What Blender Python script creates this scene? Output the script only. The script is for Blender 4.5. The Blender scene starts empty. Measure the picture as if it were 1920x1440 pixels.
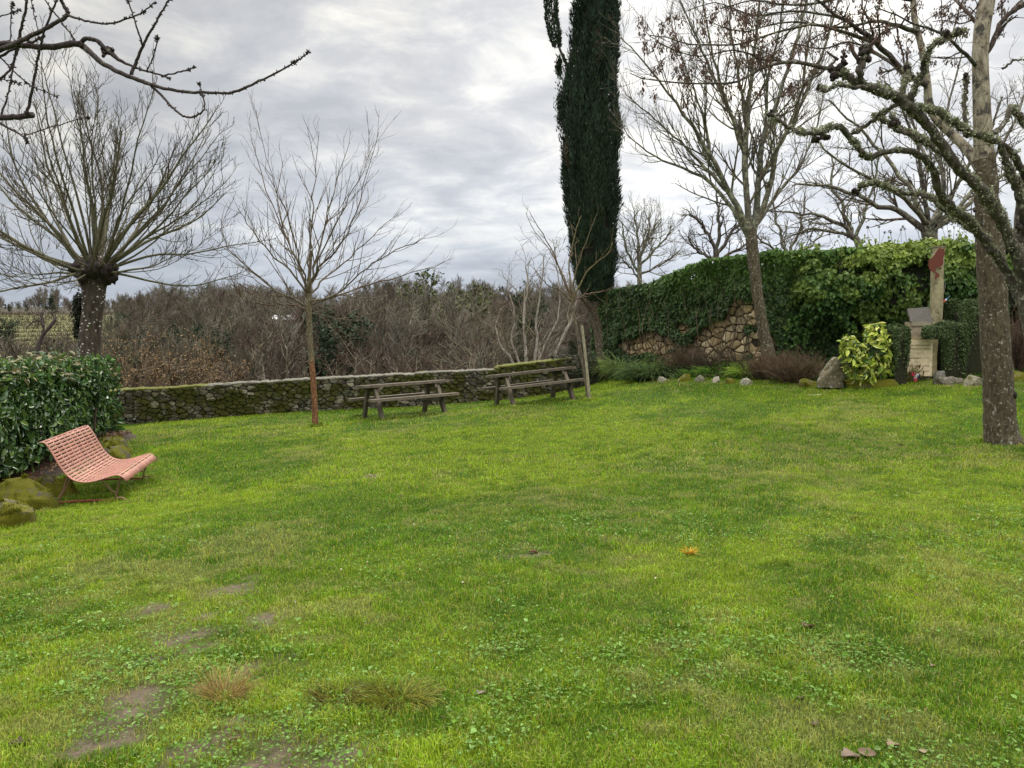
import bpy, math, random
import numpy as np
rad = math.radians
rng = np.random.default_rng(11)
random.seed(4)
sc = bpy.context.scene
COL = sc.collection
# ------------------------------------------------------------------ camera
F = 1423.0
CAM = np.array([0, 0, 1.67]); PITCH = rad(4.02)
FW = np.array([0, math.cos(PITCH), -math.sin(PITCH)]); UP = np.array([0, math.sin(PITCH), math.cos(PITCH)]); RT = np.array([1., 0, 0])
def PX(px, py, d): return CAM + d*(FW + RT*(px-960)/F + UP*(720-py)/F)
cd = bpy.data.cameras.new('camera'); co = bpy.data.objects.new('camera', cd); COL.objects.link(co)
cd.sensor_width = 36; cd.lens = F/1920*36; cd.clip_start = .05; cd.clip_end = 3000
co.location = CAM; co.rotation_euler = (rad(90)-PITCH, 0, 0); sc.camera = co
# ------------------------------------------------------------------ noise
TAB = [np.random.default_rng(100+i).random((256, 256)) for i in range(8)]
def vn(x, y, s=0):
    t = TAB[s % 8]; x = np.asarray(x, float)+s*17.3; y = np.asarray(y, float)-s*9.1
    xi = np.floor(x).astype(int); yi = np.floor(y).astype(int); fx = x-xi; fy = y-yi
    fx = fx*fx*(3-2*fx); fy = fy*fy*(3-2*fy)
    g = lambda a, b: t[a & 255, b & 255]
    return (g(xi, yi)*(1-fx)+g(xi+1, yi)*fx)*(1-fy)+(g(xi, yi+1)*(1-fx)+g(xi+1, yi+1)*fx)*fy
def fbm(x, y, s=0, o=4):
    r = 0; a = .5; t = 0
    for i in range(o):
        r = r+a*vn(x*2**i, y*2**i, s+i); t += a; a *= .5
    return r/t
def sst(x, a, b):
    t = np.clip((x-a)/(b-a), 0, 1); return t*t*(3-2*t)
def unit(v): return v/(np.linalg.norm(v, axis=-1, keepdims=True)+1e-12)
# ------------------------------------------------------------------ terrain
CP = np.array([(0, 0, 0), (0, 2.9, 0), (-5.2, 9, -.45), (-3.4, 17.3, -.38), (-1.6, 18.5, -.3), (0, 17.7, -.1), (1.5, 17.6, 0), (-4.1, 16, -.32),
 (-10, 19, -.69), (-5, 20.3, -.46), (1.4, 22, -.11), (2.8, 24, .45), (8.9, 16.5, .62), (6.5, 17, .42), (7.1, 11, .05), (4, 6, .02), (-5, 6, -.22),
 (0, 9, -.12), (3.4, 20, .3), (0, -6, .1), (10, 0, .1), (-12, 0, -.3), (14, 16, .8), (-14, 12, -.75), (-18, 20, -.9), (20, 8, .6), (6.4, 20.5, .8), (12, 18.5, .85), (-2.5, 12.5, -.25), (4, 13, .05)])
def tk(r): return np.where(r > 0, r*r*np.log(r+1e-9), 0)
_n = len(CP); _A = np.zeros((_n+3, _n+3)); _d = np.hypot(CP[:, None, 0]-CP[None, :, 0], CP[:, None, 1]-CP[None, :, 1])
_A[:_n, :_n] = tk(_d)+np.eye(_n)*.6; _A[:_n, _n] = 1; _A[:_n, _n+1:] = CP[:, :2]; _A[_n:, :_n] = _A[:_n, _n:].T
_w = np.linalg.solve(_A, np.concatenate([CP[:, 2], [0, 0, 0]]))
def HL(x, y):
    x = np.asarray(x, float); y = np.asarray(y, float); xc = np.clip(x, -18, 20); yc = np.clip(y, -8, 26)
    z = _w[_n]+_w[_n+1]*xc+_w[_n+2]*yc
    for i in range(_n): z = z+_w[i]*tk(np.hypot(xc-CP[i, 0], yc-CP[i, 1]))
    return np.clip(z, -1.1, 1.1)+.045*(fbm(x*.55, y*.55, 2)-.5)+.02*(vn(x*2.3, y*2.3, 3)-.5)
def dwall(x, y): return (x+10)*-.2545+(y-19)*.967
VD = [0, 3, 10, 30, 50, 80, 130, 180, 250, 400, 900]; VZ = [-.9, -1.8, -5, -11, -13.5, -12.5, -8, -2, 6.5, 13, 15]
def H(x, y):
    x = np.asarray(x, float); y = np.asarray(y, float)
    d = dwall(x, y); a = HL(x, y)-.3
    v = np.interp(d, VD, VZ)+sst(d, 60, 150)*2.5*(fbm(x*.012, y*.012, 4)-.5)
    pl = sst(x, 2.5, 12)*(1-sst(d, 60, 130))
    return np.where(d > 0, v*(1-pl)+np.maximum(a, .5)*pl, a)
def G(px, py):
    t = np.arange(1, 60, .01); dr = FW+RT*(px-960)/F+UP*(720-py)/F
    p = CAM+t[:, None]*dr; k = np.argmax(p[:, 2] < HL(p[:, 0], p[:, 1])); q = p[k].copy(); q[2] = HL(q[0], q[1]); return q
# ------------------------------------------------------------------ mesh building
class MB:
    def __init__(s): s.V = []; s.Fq = []; s.C = []; s.n = 0
    def add(s, V, faces, col=None):
        V = np.asarray(V, float).reshape(-1, 3); s.V.append(V)
        for f in faces: s.Fq.append(np.asarray(f, dtype=np.int64)+s.n)
        c = np.ones((len(V), 3)) if col is None else np.broadcast_to(np.asarray(col, float), (len(V), 3)); s.C.append(c); s.n += len(V); return s
    def tubes(s, P, R, k=4, col=None, cap=False):
        P = np.asarray(P, float); R = np.asarray(R, float)
        if P.ndim == 2: P = P[None]; R = R[None]
        B, N, _ = P.shape
        if B == 0: return s
        T = unit(np.gradient(P, axis=1)); m = unit(P[:, -1]-P[:, 0])
        ref = np.where(np.abs(m[:, 2:3]) > .8, np.array([[1., .2, 0]]), np.array([[.1, .2, 1.]]))[:, None]
        U = unit(np.cross(T, ref)); W = np.cross(T, U)
        a = np.arange(k)*2*math.pi/k
        V = P[:, :, None]+R[:, :, None, None]*(np.cos(a)[:, None]*U[:, :, None]+np.sin(a)[:, None]*W[:, :, None])
        b = np.arange(B)[:, None, None]*N*k; i = np.arange(N-1)[None, :, None]*k; j = np.arange(k)[None, None]
        j2 = (j+1) % k
        q = np.stack([b+i+j, b+i+j2, b+i+k+j2, b+i+k+j], -1).reshape(-1, 4)
        c = None
        if col is not None:
            c = np.asarray(col, float)
            if c.ndim == 2 and len(c) != B*N*k: c = np.repeat(c, N*k, 0)
        fs = [q]
        if cap: fs += [(np.arange(B)[:, None]*N*k+np.arange(k)[None, ::-1]), (np.arange(B)[:, None]*N*k+(N-1)*k+np.arange(k)[None])]
        s.add(V, fs, c); return s
    def leaves(s, P, D, Nn, L, Wd, col, shape='oval'):
        u = unit(D); w = Nn-(Nn*u).sum(-1, keepdims=True)*u; w = unit(w); v = np.cross(w, u)
        if shape == 'oval': tp = np.array([(0, 0, 0), (.3, .5, .1), (.7, .42, .08), (1, 0, -.08), (.7, -.42, .08), (.3, -.5, .1)]); fc = [(0, 1, 2, 3), (0, 3, 4, 5)]
        elif shape == 'round': tp = np.array([(0, 0, 0), (.2, .5, .05), (.75, .5, .1), (1, 0, .02), (.75, -.5, .1), (.2, -.5, .05)]); fc = [(0, 1, 2, 3), (0, 3, 4, 5)]
        elif shape == 'ivy': tp = np.array([(0, 0, 0), (.15, .6, .05), (.55, .3, .06), (1, 0, -.06), (.55, -.3, .06), (.15, -.6, .05)]); fc = [(0, 1, 2, 3), (0, 3, 4, 5)]
        else: tp = np.array([(0, 0, 0), (.35, .5, 0), (1, 0, .1), (.35, -.5, 0)]); fc = [(0, 1, 2, 3)]
        L = np.broadcast_to(L, (len(P),)); Wd = np.broadcast_to(Wd, (len(P),))
        V = P[:, None]+u[:, None]*(tp[:, 0][None, :, None]*L[:, None, None])+v[:, None]*(tp[:, 1][None, :, None]*Wd[:, None, None])+w[:, None]*(tp[:, 2][None, :, None]*L[:, None, None])
        n = len(tp); b = np.arange(len(P))[:, None, None]*n
        f = (b+np.array(fc)[None]).reshape(-1, 4)
        c = np.repeat(np.broadcast_to(col, (len(P), 3)), n, 0)
        s.add(V, [f], c); return s
    def box(s, c, d, R=None, col=None, tap=1.0):
        x, y, z = [q/2 for q in d]; V = np.array([(sx*x*(tap if sz > 0 else 1), sy*y*(tap if sz > 0 else 1), sz*z) for sz in (-1, 1) for sx, sy in ((-1, -1), (1, -1), (1, 1), (-1, 1))])
        if R is not None: V = V@np.asarray(R).T
        s.add(V+np.asarray(c), [np.array([(3, 2, 1, 0), (4, 5, 6, 7), (0, 1, 5, 4), (1, 2, 6, 5), (2, 3, 7, 6), (3, 0, 4, 7)])], col); return s
    def mesh(s, name, mat, smooth=False, off=(0, 0, 0)):
        me = bpy.data.meshes.new(name); V = np.concatenate(s.V)-np.asarray(off); C = np.concatenate(s.C)
        me.vertices.add(len(V)); me.vertices.foreach_set('co', V.astype(np.float32).ravel())
        lv = np.concatenate([f.ravel() for f in s.Fq]); lt = np.concatenate([np.full(len(f), f.shape[1]) for f in s.Fq])
        me.loops.add(len(lv)); me.loops.foreach_set('vertex_index', lv.astype(np.int32)); me.polygons.add(len(lt))
        me.polygons.foreach_set('loop_start', np.concatenate([[0], np.cumsum(lt)[:-1]]).astype(np.int32)); me.update(calc_edges=True)
        at = me.color_attributes.new('Col', 'FLOAT_COLOR', 'POINT')
        at.data.foreach_set('color', np.concatenate([C, np.ones((len(C), 1))], 1).astype(np.float32).ravel())
        me.polygons.foreach_set('use_smooth', np.full(len(lt), smooth)); me.materials.append(mat); return me
    def build(s, name, mat, parent=None, smooth=False, coll=None):
        off = parent.matrix_basis.translation if parent else (0, 0, 0)
        if parent and parent.parent: off = np.array(off)+np.array(parent.parent.matrix_basis.translation)
        o = bpy.data.objects.new(name, s.mesh(name, mat, smooth, off)); (coll or COL).objects.link(o)
        if parent: o.parent = parent
        return o
def tag(o, label=None, cat=None, group=None, kind=None):
    if label: o['label'] = label
    if cat: o['category'] = cat
    if group: o['group'] = group
    if kind: o['kind'] = kind
    return o
def thing(name, loc, label, cat, group=None):
    o = bpy.data.objects.new(name, None); COL.objects.link(o); o.location = tuple(float(q) for q in loc); o.empty_display_size = .2
    return tag(o, label, cat, group)
def dup(root, loc, rotz=0, scale=1, label=None, cat=None, group=None):
    r = root.copy(); COL.objects.link(r); r.location = tuple(float(q) for q in loc); r.rotation_euler = (0, 0, rotz); r.scale = (scale,)*3
    tag(r, label, cat, group)
    for ch in list(root.children): c = ch.copy(); COL.objects.link(c); c.parent = r
    return r
# ------------------------------------------------------------------ materials
def mat(name): m = bpy.data.materials.new(name); m.use_nodes = True; return m, m.node_tree, m.node_tree.nodes['Principled BSDF']
def N(nt, t, **k):
    n = nt.nodes.new(t)
    for a, b in k.items():
        if a.startswith('i_'): n.inputs[a[2:].replace('_', ' ')].default_value = b
        else: setattr(n, a, b)
    return n
def ramp(nt, src, stops):
    r = nt.nodes.new('ShaderNodeValToRGB'); e = r.color_ramp.elements
    while len(e) < len(stops): e.new(.5)
    for q, (p, c) in zip(e, stops): q.position = p; q.color = (*c, 1) if len(c) == 3 else c
    nt.links.new(src, r.inputs[0]); return r
def mix(nt, fac, a, b, mode='MIX'):
    m = nt.nodes.new('ShaderNodeMix'); m.data_type = 'RGBA'; m.blend_type = mode
    for k, v in ((0, fac), (6, a), (7, b)):
        if isinstance(v, (int, float)): m.inputs[k].default_value = v
        elif isinstance(v, tuple): m.inputs[k].default_value = (*v, 1)
        else: nt.links.new(v, m.inputs[k])
    return m.outputs[2]
def noise(nt, scale, det=6, rough=.6, vec=None, dist=0):
    n = N(nt, 'ShaderNodeTexNoise'); n.inputs['Scale'].default_value = scale; n.inputs['Detail'].default_value = det; n.inputs['Roughness'].default_value = rough; n.inputs['Distortion'].default_value = dist
    if vec: nt.links.new(vec, n.inputs['Vector'])
    return n.outputs[0]
def objco(nt, sc_=(1, 1, 1)):
    t = N(nt, 'ShaderNodeTexCoord'); m = N(nt, 'ShaderNodeMapping'); m.inputs['Scale'].default_value = sc_; nt.links.new(t.outputs['Object'], m.inputs[0]); return m.outputs[0]
def bump(nt, h, bs, st, dist=.02):
    b = N(nt, 'ShaderNodeBump'); b.inputs['Strength'].default_value = st; b.inputs['Distance'].default_value = dist; nt.links.new(h, b.inputs['Height']); nt.links.new(b.outputs[0], bs.inputs['Normal'])
def m_leaf(name, rough=.45, trans=.25, spec=.5):
    m, nt, bs = mat(name); a = N(nt, 'ShaderNodeAttribute', attribute_name='Col'); nt.links.new(a.outputs['Color'], bs.inputs['Base Color'])
    bs.inputs['Roughness'].default_value = rough; bs.inputs['Specular IOR Level'].default_value = spec
    if trans:
        t = N(nt, 'ShaderNodeBsdfTranslucent'); nt.links.new(a.outputs['Color'], t.inputs[0]); x = N(nt, 'ShaderNodeMixShader'); x.inputs[0].default_value = trans
        nt.links.new(bs.outputs[0], x.inputs[1]); nt.links.new(t.outputs[0], x.inputs[2]); nt.links.new(x.outputs[0], nt.nodes['Material Output'].inputs[0])
    return m
def m_bark(name, a, b, lich=None, lamt=.5, lsc=9, spots=False, moss=None, mossamt=.5, sc_=14, bst=.6):
    m, nt, bs = mat(name); v = objco(nt, (1, 1, .35)); v2 = objco(nt); n = noise(nt, sc_, 8, .7, v)
    at = N(nt, 'ShaderNodeAttribute', attribute_name='Col')
    c = ramp(nt, n, [(.35, b), (.62, a)]).outputs[0]
    h = n
    if lich:
        l = noise(nt, lsc, 6, .7, v2); f = ramp(nt, l, [(lamt, (0, 0, 0)), (lamt+.06, (1, 1, 1))]).outputs[0]; c = mix(nt, f, c, lich)
    if moss:
        l = noise(nt, 3.5, 5, .65, v2); f = ramp(nt, l, [(mossamt, (0, 0, 0)), (mossamt+.1, (1, 1, 1))]).outputs[0]; c = mix(nt, f, c, moss)
    if spots:
        vo = N(nt, 'ShaderNodeTexVoronoi'); vo.inputs['Scale'].default_value = 11; nt.links.new(objco(nt, (1, 1, 1.7)), vo.inputs['Vector']); sp = N(nt, 'ShaderNodeMath', operation='MULTIPLY')
        f = ramp(nt, vo.outputs['Distance'], [(.24, (1, 1, 1)), (.30, (0, 0, 0))]).outputs[0]
        k = ramp(nt, noise(nt, 2.2, 3, .5, v2), [(.42, (0, 0, 0)), (.46, (1, 1, 1))]).outputs[0]
        k2 = ramp(nt, noise(nt, 14, 3, .5, v2), [(.40, (0, 0, 0)), (.46, (1, 1, 1))]).outputs[0]
        f = mix(nt, 1.0, f, k, 'MULTIPLY'); f = mix(nt, 1.0, f, k2, 'MULTIPLY'); c = mix(nt, f, c, (.62, .62, .55))
    c = mix(nt, 1.0, c, at.outputs['Color'], 'MULTIPLY')
    nt.links.new(c, bs.inputs['Base Color']); bs.inputs['Roughness'].default_value = .9; bs.inputs['Specular IOR Level'].default_value = .25; bump(nt, h, bs, bst, .03); return m
def m_col(name, rough=.85, nsc=20, amt=.35, bst=.4, moss=None, mossamt=.55, msc=2.5, metal=0, sp=None, zs=1):
    "attribute colour broken up by noise, with optional moss patches"
    m, nt, bs = mat(name); v = objco(nt, (1, 1, zs)); at = N(nt, 'ShaderNodeAttribute', attribute_name='Col'); n = noise(nt, nsc, 8, .7, v)
    f = ramp(nt, n, [(.3, (1-amt,)*3), (.7, (1+amt*.6,)*3)]).outputs[0]; c = mix(nt, 1.0, at.outputs['Color'], f, 'MULTIPLY')
    if sp:
        l = noise(nt, 11, 7, .75, v); g = ramp(nt, l, [(.56, (0, 0, 0)), (.63, (1, 1, 1))]).outputs[0]; c = mix(nt, g, c, sp)
    if moss:
        l = noise(nt, msc, 6, .65, v); g = ramp(nt, l, [(mossamt, (0, 0, 0)), (mossamt+.08, (1, 1, 1))]).outputs[0]
        mc = mix(nt, noise(nt, 30, 4, .6, v), tuple(q*.5 for q in moss), moss); c = mix(nt, g, c, mc)
    nt.links.new(c, bs.inputs['Base Color']); bs.inputs['Roughness'].default_value = rough; bs.inputs['Metallic'].default_value = metal; bs.inputs['Specular IOR Level'].default_value = .3; bump(nt, n, bs, bst, .02); return m
M_grass = m_leaf('grass_blades', .55, .35, .3); M_weed = m_leaf('weed_leaves', .6, .25, .18); M_laurel = m_leaf('laurel_leaves', .36, .18, .5); M_ivy = m_leaf('ivy_leaves', .42, .2, .28)
M_box = m_leaf('box_leaves', .55, .2, .25); M_cyp = m_leaf('cypress_scales', .7, .05, .25); M_dead = m_leaf('dry_leaves', .7, .3, .3); M_twig = m_col('bare_twigs', .85, 30, .3, 0)
M_lich = m_leaf('lichen_tufts', .9, .1, .1)
M_bark_p = m_bark('spotted_bark', (.085, .066, .05), (.028, .022, .017), spots=True, moss=(.05, .06, .012), mossamt=.62)
M_shoot = m_bark('olive_shoots', (.18, .165, .10), (.075, .066, .045), sc_=22, bst=.3)
M_bark_y = m_bark('young_bark', (.16, .125, .085), (.07, .055, .04), lich=(.26, .25, .15), lamt=.55, lsc=22, sc_=30)
M_bark_big = m_bark('grey_brown_bark', (.125, .10, .062), (.032, .025, .016), lich=(.36, .35, .28), lamt=.575, lsc=20, sc_=26, bst=.9)
M_bark_pale = m_bark('peeled_wood', (.40, .36, .26), (.13, .10, .07), lich=(.07, .062, .05), lamt=.52, lsc=6, sc_=16, bst=1.0)
M_bark_m = m_bark('mossy_bark', (.12, .10, .078), (.028, .024, .02), lich=(.32, .32, .25), lamt=.56, lsc=16, sc_=16, bst=1.0)
M_bark_l = m_bark('lichened_bark', (.15, .135, .10), (.06, .052, .042), lich=(.27, .28, .18), lamt=.52, lsc=9, sc_=16)
M_bark_c = m_bark('cherry_bark', (.085, .065, .06), (.03, .024, .024), lich=(.19, .20, .13), lamt=.6, lsc=18, sc_=30)
M_birch = m_bark('birch_bark', (.50, .46, .38), (.16, .13, .10), sc_=12)
M_knob = m_bark('knob_bark', (.06, .045, .038), (.018, .014, .012), sc_=26, bst=1.0)
M_wallst = m_col('old_wall_stone', .92, 22, .55, .8, moss=(.070, .072, .010), mossamt=.45, msc=1.9, sp=(.30, .29, .24))
M_garst = m_col('cream_wall_stone', .92, 16, .4, .7, moss=(.09, .085, .03), mossamt=.62, msc=3)
M_rock = m_col('mossy_rock', .95, 14, .5, 1.0, moss=(.14, .135, .008), mossamt=.37, msc=4.5, sp=(.17, .155, .11))
M_menhir = m_col('lichened_rock', .95, 24, .6, 1.0, sp=(.42, .41, .35))
M_rock2 = m_col('pale_rock', .95, 16, .6, 1.0, moss=(.09, .10, .02), mossamt=.52, msc=7, sp=(.36, .34, .27))
M_mono = m_col('limestone', .85, 9, .25, .3); M_slab = m_col('weathered_slab', .9, 60, .6, .6); M_wood = m_col('weathered_wood', .85, 9, .45, .6, zs=1)
M_metal = m_col('painted_metal', .55, 6, .38, .15, sp=(.33, .22, .16)); M_rust = m_col('rusty_steel', .8, 40, .25, .3); M_paint = m_col('plain_colour', .6, 10, .1, 0)
M_soil = m_col('soil', .95, 30, .5, .8)
# ------------------------------------------------------------------ branch growth
def resample(pts, n, r=None):
    pts = np.asarray(pts, float); m = len(pts); t = np.linspace(0, m-1, n); i = np.clip(t.astype(int), 0, m-2); f = (t-i)[:, None]
    g = lambda k: pts[np.clip(k, 0, m-1)]
    a, b, c, d = g(i-1), g(i), g(i+1), g(i+2)
    P = .5*((2*b)+(-a+c)*f+(2*a-5*b+4*c-d)*f**2+(-a+3*b-3*c+d)*f**3)
    return P if r is None else (P, np.interp(t, np.arange(m), r))
def grow(P, R, k, t0, t1, ang, ln, n, up=.3, wig=.1, rr=.6, rmin=.002, tip=.4, lenfall=.4, rg=None):
    "k children per parent branch; returns paths (B,n,3) and radii"
    rg = rg or rng; B, Np, _ = P.shape
    if B == 0: return np.zeros((0, n, 3)), np.zeros((0, n))
    idx = np.repeat(np.arange(B), k); st = (np.tile(np.arange(k), B)+rg.random(B*k))/k; t = t0+(t1-t0)*st
    q = t*(Np-1); i = np.clip(q.astype(int), 0, Np-2); f = (q-i)[:, None]
    p0 = P[idx, i]*(1-f)+P[idx, i+1]*f; T = unit(P[idx, i+1]-P[idx, i]); r0 = R[idx, i]*(1-f[:, 0])+R[idx, i+1]*f[:, 0]
    rnd = unit(rg.normal(size=T.shape)); pr = unit(np.cross(T, rnd)); a = np.radians(rg.uniform(*ang, len(T)))[:, None]
    D = unit(T*np.cos(a)+pr*np.sin(a)); L = rg.uniform(*ln, len(T))*(1-lenfall*st)
    out = np.zeros((len(T), n, 3)); out[:, 0] = p0; stp = (L/(n-1))[:, None]
    for j in range(1, n):
        D = unit(D+rg.normal(size=D.shape)*wig+np.array([0, 0, up/(n-1)])); out[:, j] = out[:, j-1]+D*stp
    rb = np.maximum(r0*rr, rmin); RR = rb[:, None]*np.linspace(1, tip, n)[None]; return out, np.maximum(RR, rmin*.6)
def trace(pts, n=None, wig=0):
    "pts: (px, py, depth, width_px) -> path and radii at real distances"
    pts = np.array(pts, float); W = np.array([PX(*q[:3]) for q in pts]); r = pts[:, 3]*pts[:, 2]/F/2
    n = n or max(6, len(pts)*4); P, R = resample(W, n, r)
    if wig: P = P+np.stack([fbm(np.arange(n)*.9, np.full(n, k*7.+pts[0, 0]), k, 3)-.5 for k in range(3)], 1)*wig
    return P, R
def stack(lst, n=16):
    Ps = []; Rs = []
    for P, R in lst: a, b = resample(P, n, R) if False else (resample(P, n), np.interp(np.linspace(0, len(R)-1, n), np.arange(len(R)), R)); Ps.append(a); Rs.append(b)
    return np.array(Ps), np.array(Rs)
def jit(n, base, v=.25, h=.12):
    b = np.asarray(base, float); k = 1+v*(rng.random((n, 1))*2-1); return np.clip(b*k*(1+h*(rng.random((n, 3))*2-1)), 0, 1)
# ------------------------------------------------------------------ world and sun
SUN_EL = rad(40); SUN_AZ = rad(12)       # azimuth from +Y to +X, the sun is ahead behind cloud
w = bpy.data.worlds.new('World'); sc.world = w; w.use_nodes = True; nt = w.node_tree; bg = nt.nodes['Background']
sky = N(nt, 'ShaderNodeTexSky'); sky.sky_type = 'NISHITA'; sky.sun_disc = False; sky.sun_elevation = SUN_EL; sky.sun_rotation = SUN_AZ
nt.links.new(sky.outputs[0], bg.inputs[0]); bg.inputs[1].default_value = .08
tc = N(nt, 'ShaderNodeTexCoord'); sx = N(nt, 'ShaderNodeSeparateXYZ'); nt.links.new(tc.outputs['Generated'], sx.inputs[0])
def mth(op, a, b=None):
    m = N(nt, 'ShaderNodeMath', operation=op)
    for i, q in enumerate((a, b)):
        if q is None: continue
        if isinstance(q, (int, float)): m.inputs[i].default_value = q
        else: nt.links.new(q, m.inputs[i])
    return m.outputs[0]
zz = mth('MAXIMUM', sx.outputs[2], 0.0); dn = mth('ADD', zz, .16); cb = N(nt, 'ShaderNodeCombineXYZ')
nt.links.new(mth('DIVIDE', sx.outputs[0], dn), cb.inputs[0]); nt.links.new(mth('DIVIDE', sx.outputs[1], dn), cb.inputs[1])
mp = N(nt, 'ShaderNodeMapping'); mp.inputs['Location'].default_value = (3.2, 1.4, 0); nt.links.new(cb.outputs[0], mp.inputs[0])
n1 = noise(nt, .95, 9, .55, mp.outputs[0], .3); n2 = noise(nt, 3.4, 9, .6, mp.outputs[0], .35)
cl = mth('ADD', mth('MULTIPLY', n1, .52), mth('MULTIPLY', n2, .48))
crl = ramp(nt, cl, [(.36, (.37, .38, .405)), (.46, (.48, .485, .495)), (.53, (.64, .63, .605)), (.59, (.84, .81, .72)), (.66, (1., .96, .85))]).outputs[0]
lowc = ramp(nt, cl, [(.38, (.34, .385, .465)), (.6, (.47, .515, .595))]).outputs[0]
hz = ramp(nt, zz, [(.05, (1, 1, 1)), (.24, (0, 0, 0))]).outputs[0]
base = mix(nt, hz, crl, lowc)
def glow(px, py, s0, s1, amt):
    d = unit(FW+RT*(px-960)/F+UP*(720-py)/F); vm = N(nt, 'ShaderNodeVectorMath', operation='DOT_PRODUCT'); nt.links.new(tc.outputs['Generated'], vm.inputs[0]); vm.inputs[1].default_value = d
    return mth('MULTIPLY', ramp(nt, vm.outputs['Value'], [(math.cos(rad(s1)), (0, 0, 0)), (math.cos(rad(s0)), (1, 1, 1))]).outputs[0], amt)
br = mth('ADD', .90, mth('ADD', glow(680, 260, 2, 15, .28), glow(1480, 60, 4, 26, .55)))
# thin cloud lets more light through high up (the standard overcast sky is three times brighter overhead)
# ramp colours are limited, so scale by factor
zf = mth('ADD', 1.0, mth('MULTIPLY', ramp(nt, zz, [(.42, (0, 0, 0)), (.85, (1, 1, 1))]).outputs[0], 5.2))
tot = mth('MULTIPLY', br, zf); vmul = N(nt, 'ShaderNodeVectorMath', operation='SCALE'); nt.links.new(base, vmul.inputs[0]); nt.links.new(tot, vmul.inputs['Scale'])
bg2 = N(nt, 'ShaderNodeBackground'); nt.links.new(vmul.outputs[0], bg2.inputs[0]); bg2.inputs[1].default_value = 1.0
mx = N(nt, 'ShaderNodeMixShader'); mx.inputs[0].default_value = .93; nt.links.new(bg.outputs[0], mx.inputs[1]); nt.links.new(bg2.outputs[0], mx.inputs[2]); nt.links.new(mx.outputs[0], nt.nodes['World Output'].inputs[0])
ld = bpy.data.lights.new('sun', 'SUN'); lo = bpy.data.objects.new('sun', ld); COL.objects.link(lo); ld.energy = 1.5; ld.angle = rad(14); ld.color = (1, .94, .84)
lo.rotation_euler = (rad(90)-SUN_EL, 0, math.pi-SUN_AZ)
lo.rotation_euler = (rad(90)-SUN_EL, 0, -SUN_AZ+math.pi)
sc.view_settings.view_transform = 'Standard'; sc.view_settings.look = 'None'; sc.view_settings.exposure = .34; sc.view_settings.gamma = 1
sc.render.engine = 'CYCLES'
# ------------------------------------------------------------------ lawn
SOIL = [(540, 1240, .05), (410, 1150, .06), (330, 1260, .06), (260, 1240, .06), (180, 1400, .09), (430, 1340, .07), (550, 1340, .05), (380, 1290, .05), (225, 1325, .20), (205, 1385, .12), (500, 1163, .12), (350, 1190, .13), (385, 1215, .09), (290, 1145, .08), (480, 1245, .09), (470, 1270, .07), (490, 1415, .17), (600, 1425, .15), (700, 1308, .10), (440, 1098, .14), (300, 1200, .08), (640, 1300, .05),
        (350, 1410, .10), (1180, 1340, .03), (700, 893, .12), (1000, 1040, .10), (60, 925, .4), (120, 905, .35), (560, 1180, .05)]
SOILW = [(*G(a, b)[:2], c) for a, b, c in SOIL]
YEL = [(*G(a, b)[:2], c) for a, b, c in [(900, 870, 1.2), (1330, 760, .8), (800, 880, 1.0), (1600, 760, 1.3), (250, 955, .6), (700, 1060, .4), (1250, 820, 1.3), (1290, 1050, .3), (260, 1080, .4)]]
DRK = [(*G(a, b)[:2], c) for a, b, c in [(1080, 950, .8), (760, 800, 1.2), (1000, 770, 1.1), (1340, 1050, .25), (880, 1130, .5), (640, 960, .5)]]
BRW = [(*G(a, b)[:2], c) for a, b, c in [(330, 1200, .45), (250, 1350, .3), (480, 1400, .4), (500, 1180, .3), (640, 1300, .3), (1170, 1090, .4), (1500, 850, 1.1), (1700, 860, 1.0), (1800, 1230, .35), (900, 960, .6), (1300, 850, 1.0), (420, 1290, .2), (1650, 940, .6)]]
def soilmask(x, y):
    s = np.zeros_like(x); wx = x+.16*(fbm(x*5, y*5, 5)-.5)*2; wy = y+.16*(fbm(x*5, y*5, 1)-.5)*2
    for a, b, r in SOILW: s = np.maximum(s, 1-np.hypot((wx-a), (wy-b)*.8)/(r*1.45))
    return sst(s, .0, .6)*sst(fbm(x*14, y*14, 2, 3), .22, .42)
def field(x, y, arr):
    s = np.zeros_like(x)
    for a, b, r in arr: s += np.exp(-(np.hypot(x-a, y-b)/r)**2)
    return np.clip(s, 0, 1)
gA = np.array([.128, .245, .012]); gY = np.array([.245, .36, .020]); gD = np.array([.060, .140, .010]); gS = np.array([.32, .30, .11]); gSoil = np.array([.15, .115, .085])
def lawncol(x, y, jy=0):
    n1 = fbm(x*.45, y*.45, 0, 4); n2 = fbm(x*1.6, y*1.6, 3, 4); n3 = fbm(x*6, y*6, 5, 3); n4 = fbm(x*.8+40, y*.8, 6, 4)
    Y = np.clip(sst(n1*.6+n2*.4, .44, .62)+.6*field(x, y, YEL)+jy, 0, 1)[..., None]; D = np.clip(sst(1-(n2*.35+n3*.65), .50, .64)+.45*field(x, y, DRK), 0, 1)[..., None]; S = np.clip(sst(n4*.45+n3*.55, .54, .65)+.55*field(x, y, BRW)*sst(n3, .42, .6), 0, 1)[..., None]
    c = gA*(1-Y)+gY*Y; c = c*(1-.52*D)+gD*.52*D; c = c*(1-.5*S)+gS*.5*S; return c
GW = [np.array(q) for q in [(2.7, 24.3), (6.4, 20.0), (12, 18.3), (24, 15.5)]]      # garden wall line
def behind(x, y):
    yw = np.interp(x, [1.0, 2.7, 6.4, 12, 24], [60, 24.3, 20.0, 18.3, 15.5]); return y > yw+.1
xs = np.arange(-18, 24, .14); ys = np.concatenate([np.arange(-9, 1.5, .5), np.arange(1.5, 27, .12)]); X, Y = np.meshgrid(xs, ys)
Z = HL(X, Y); ok = (dwall(X, Y) < .15) & ~behind(X, Y)
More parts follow.
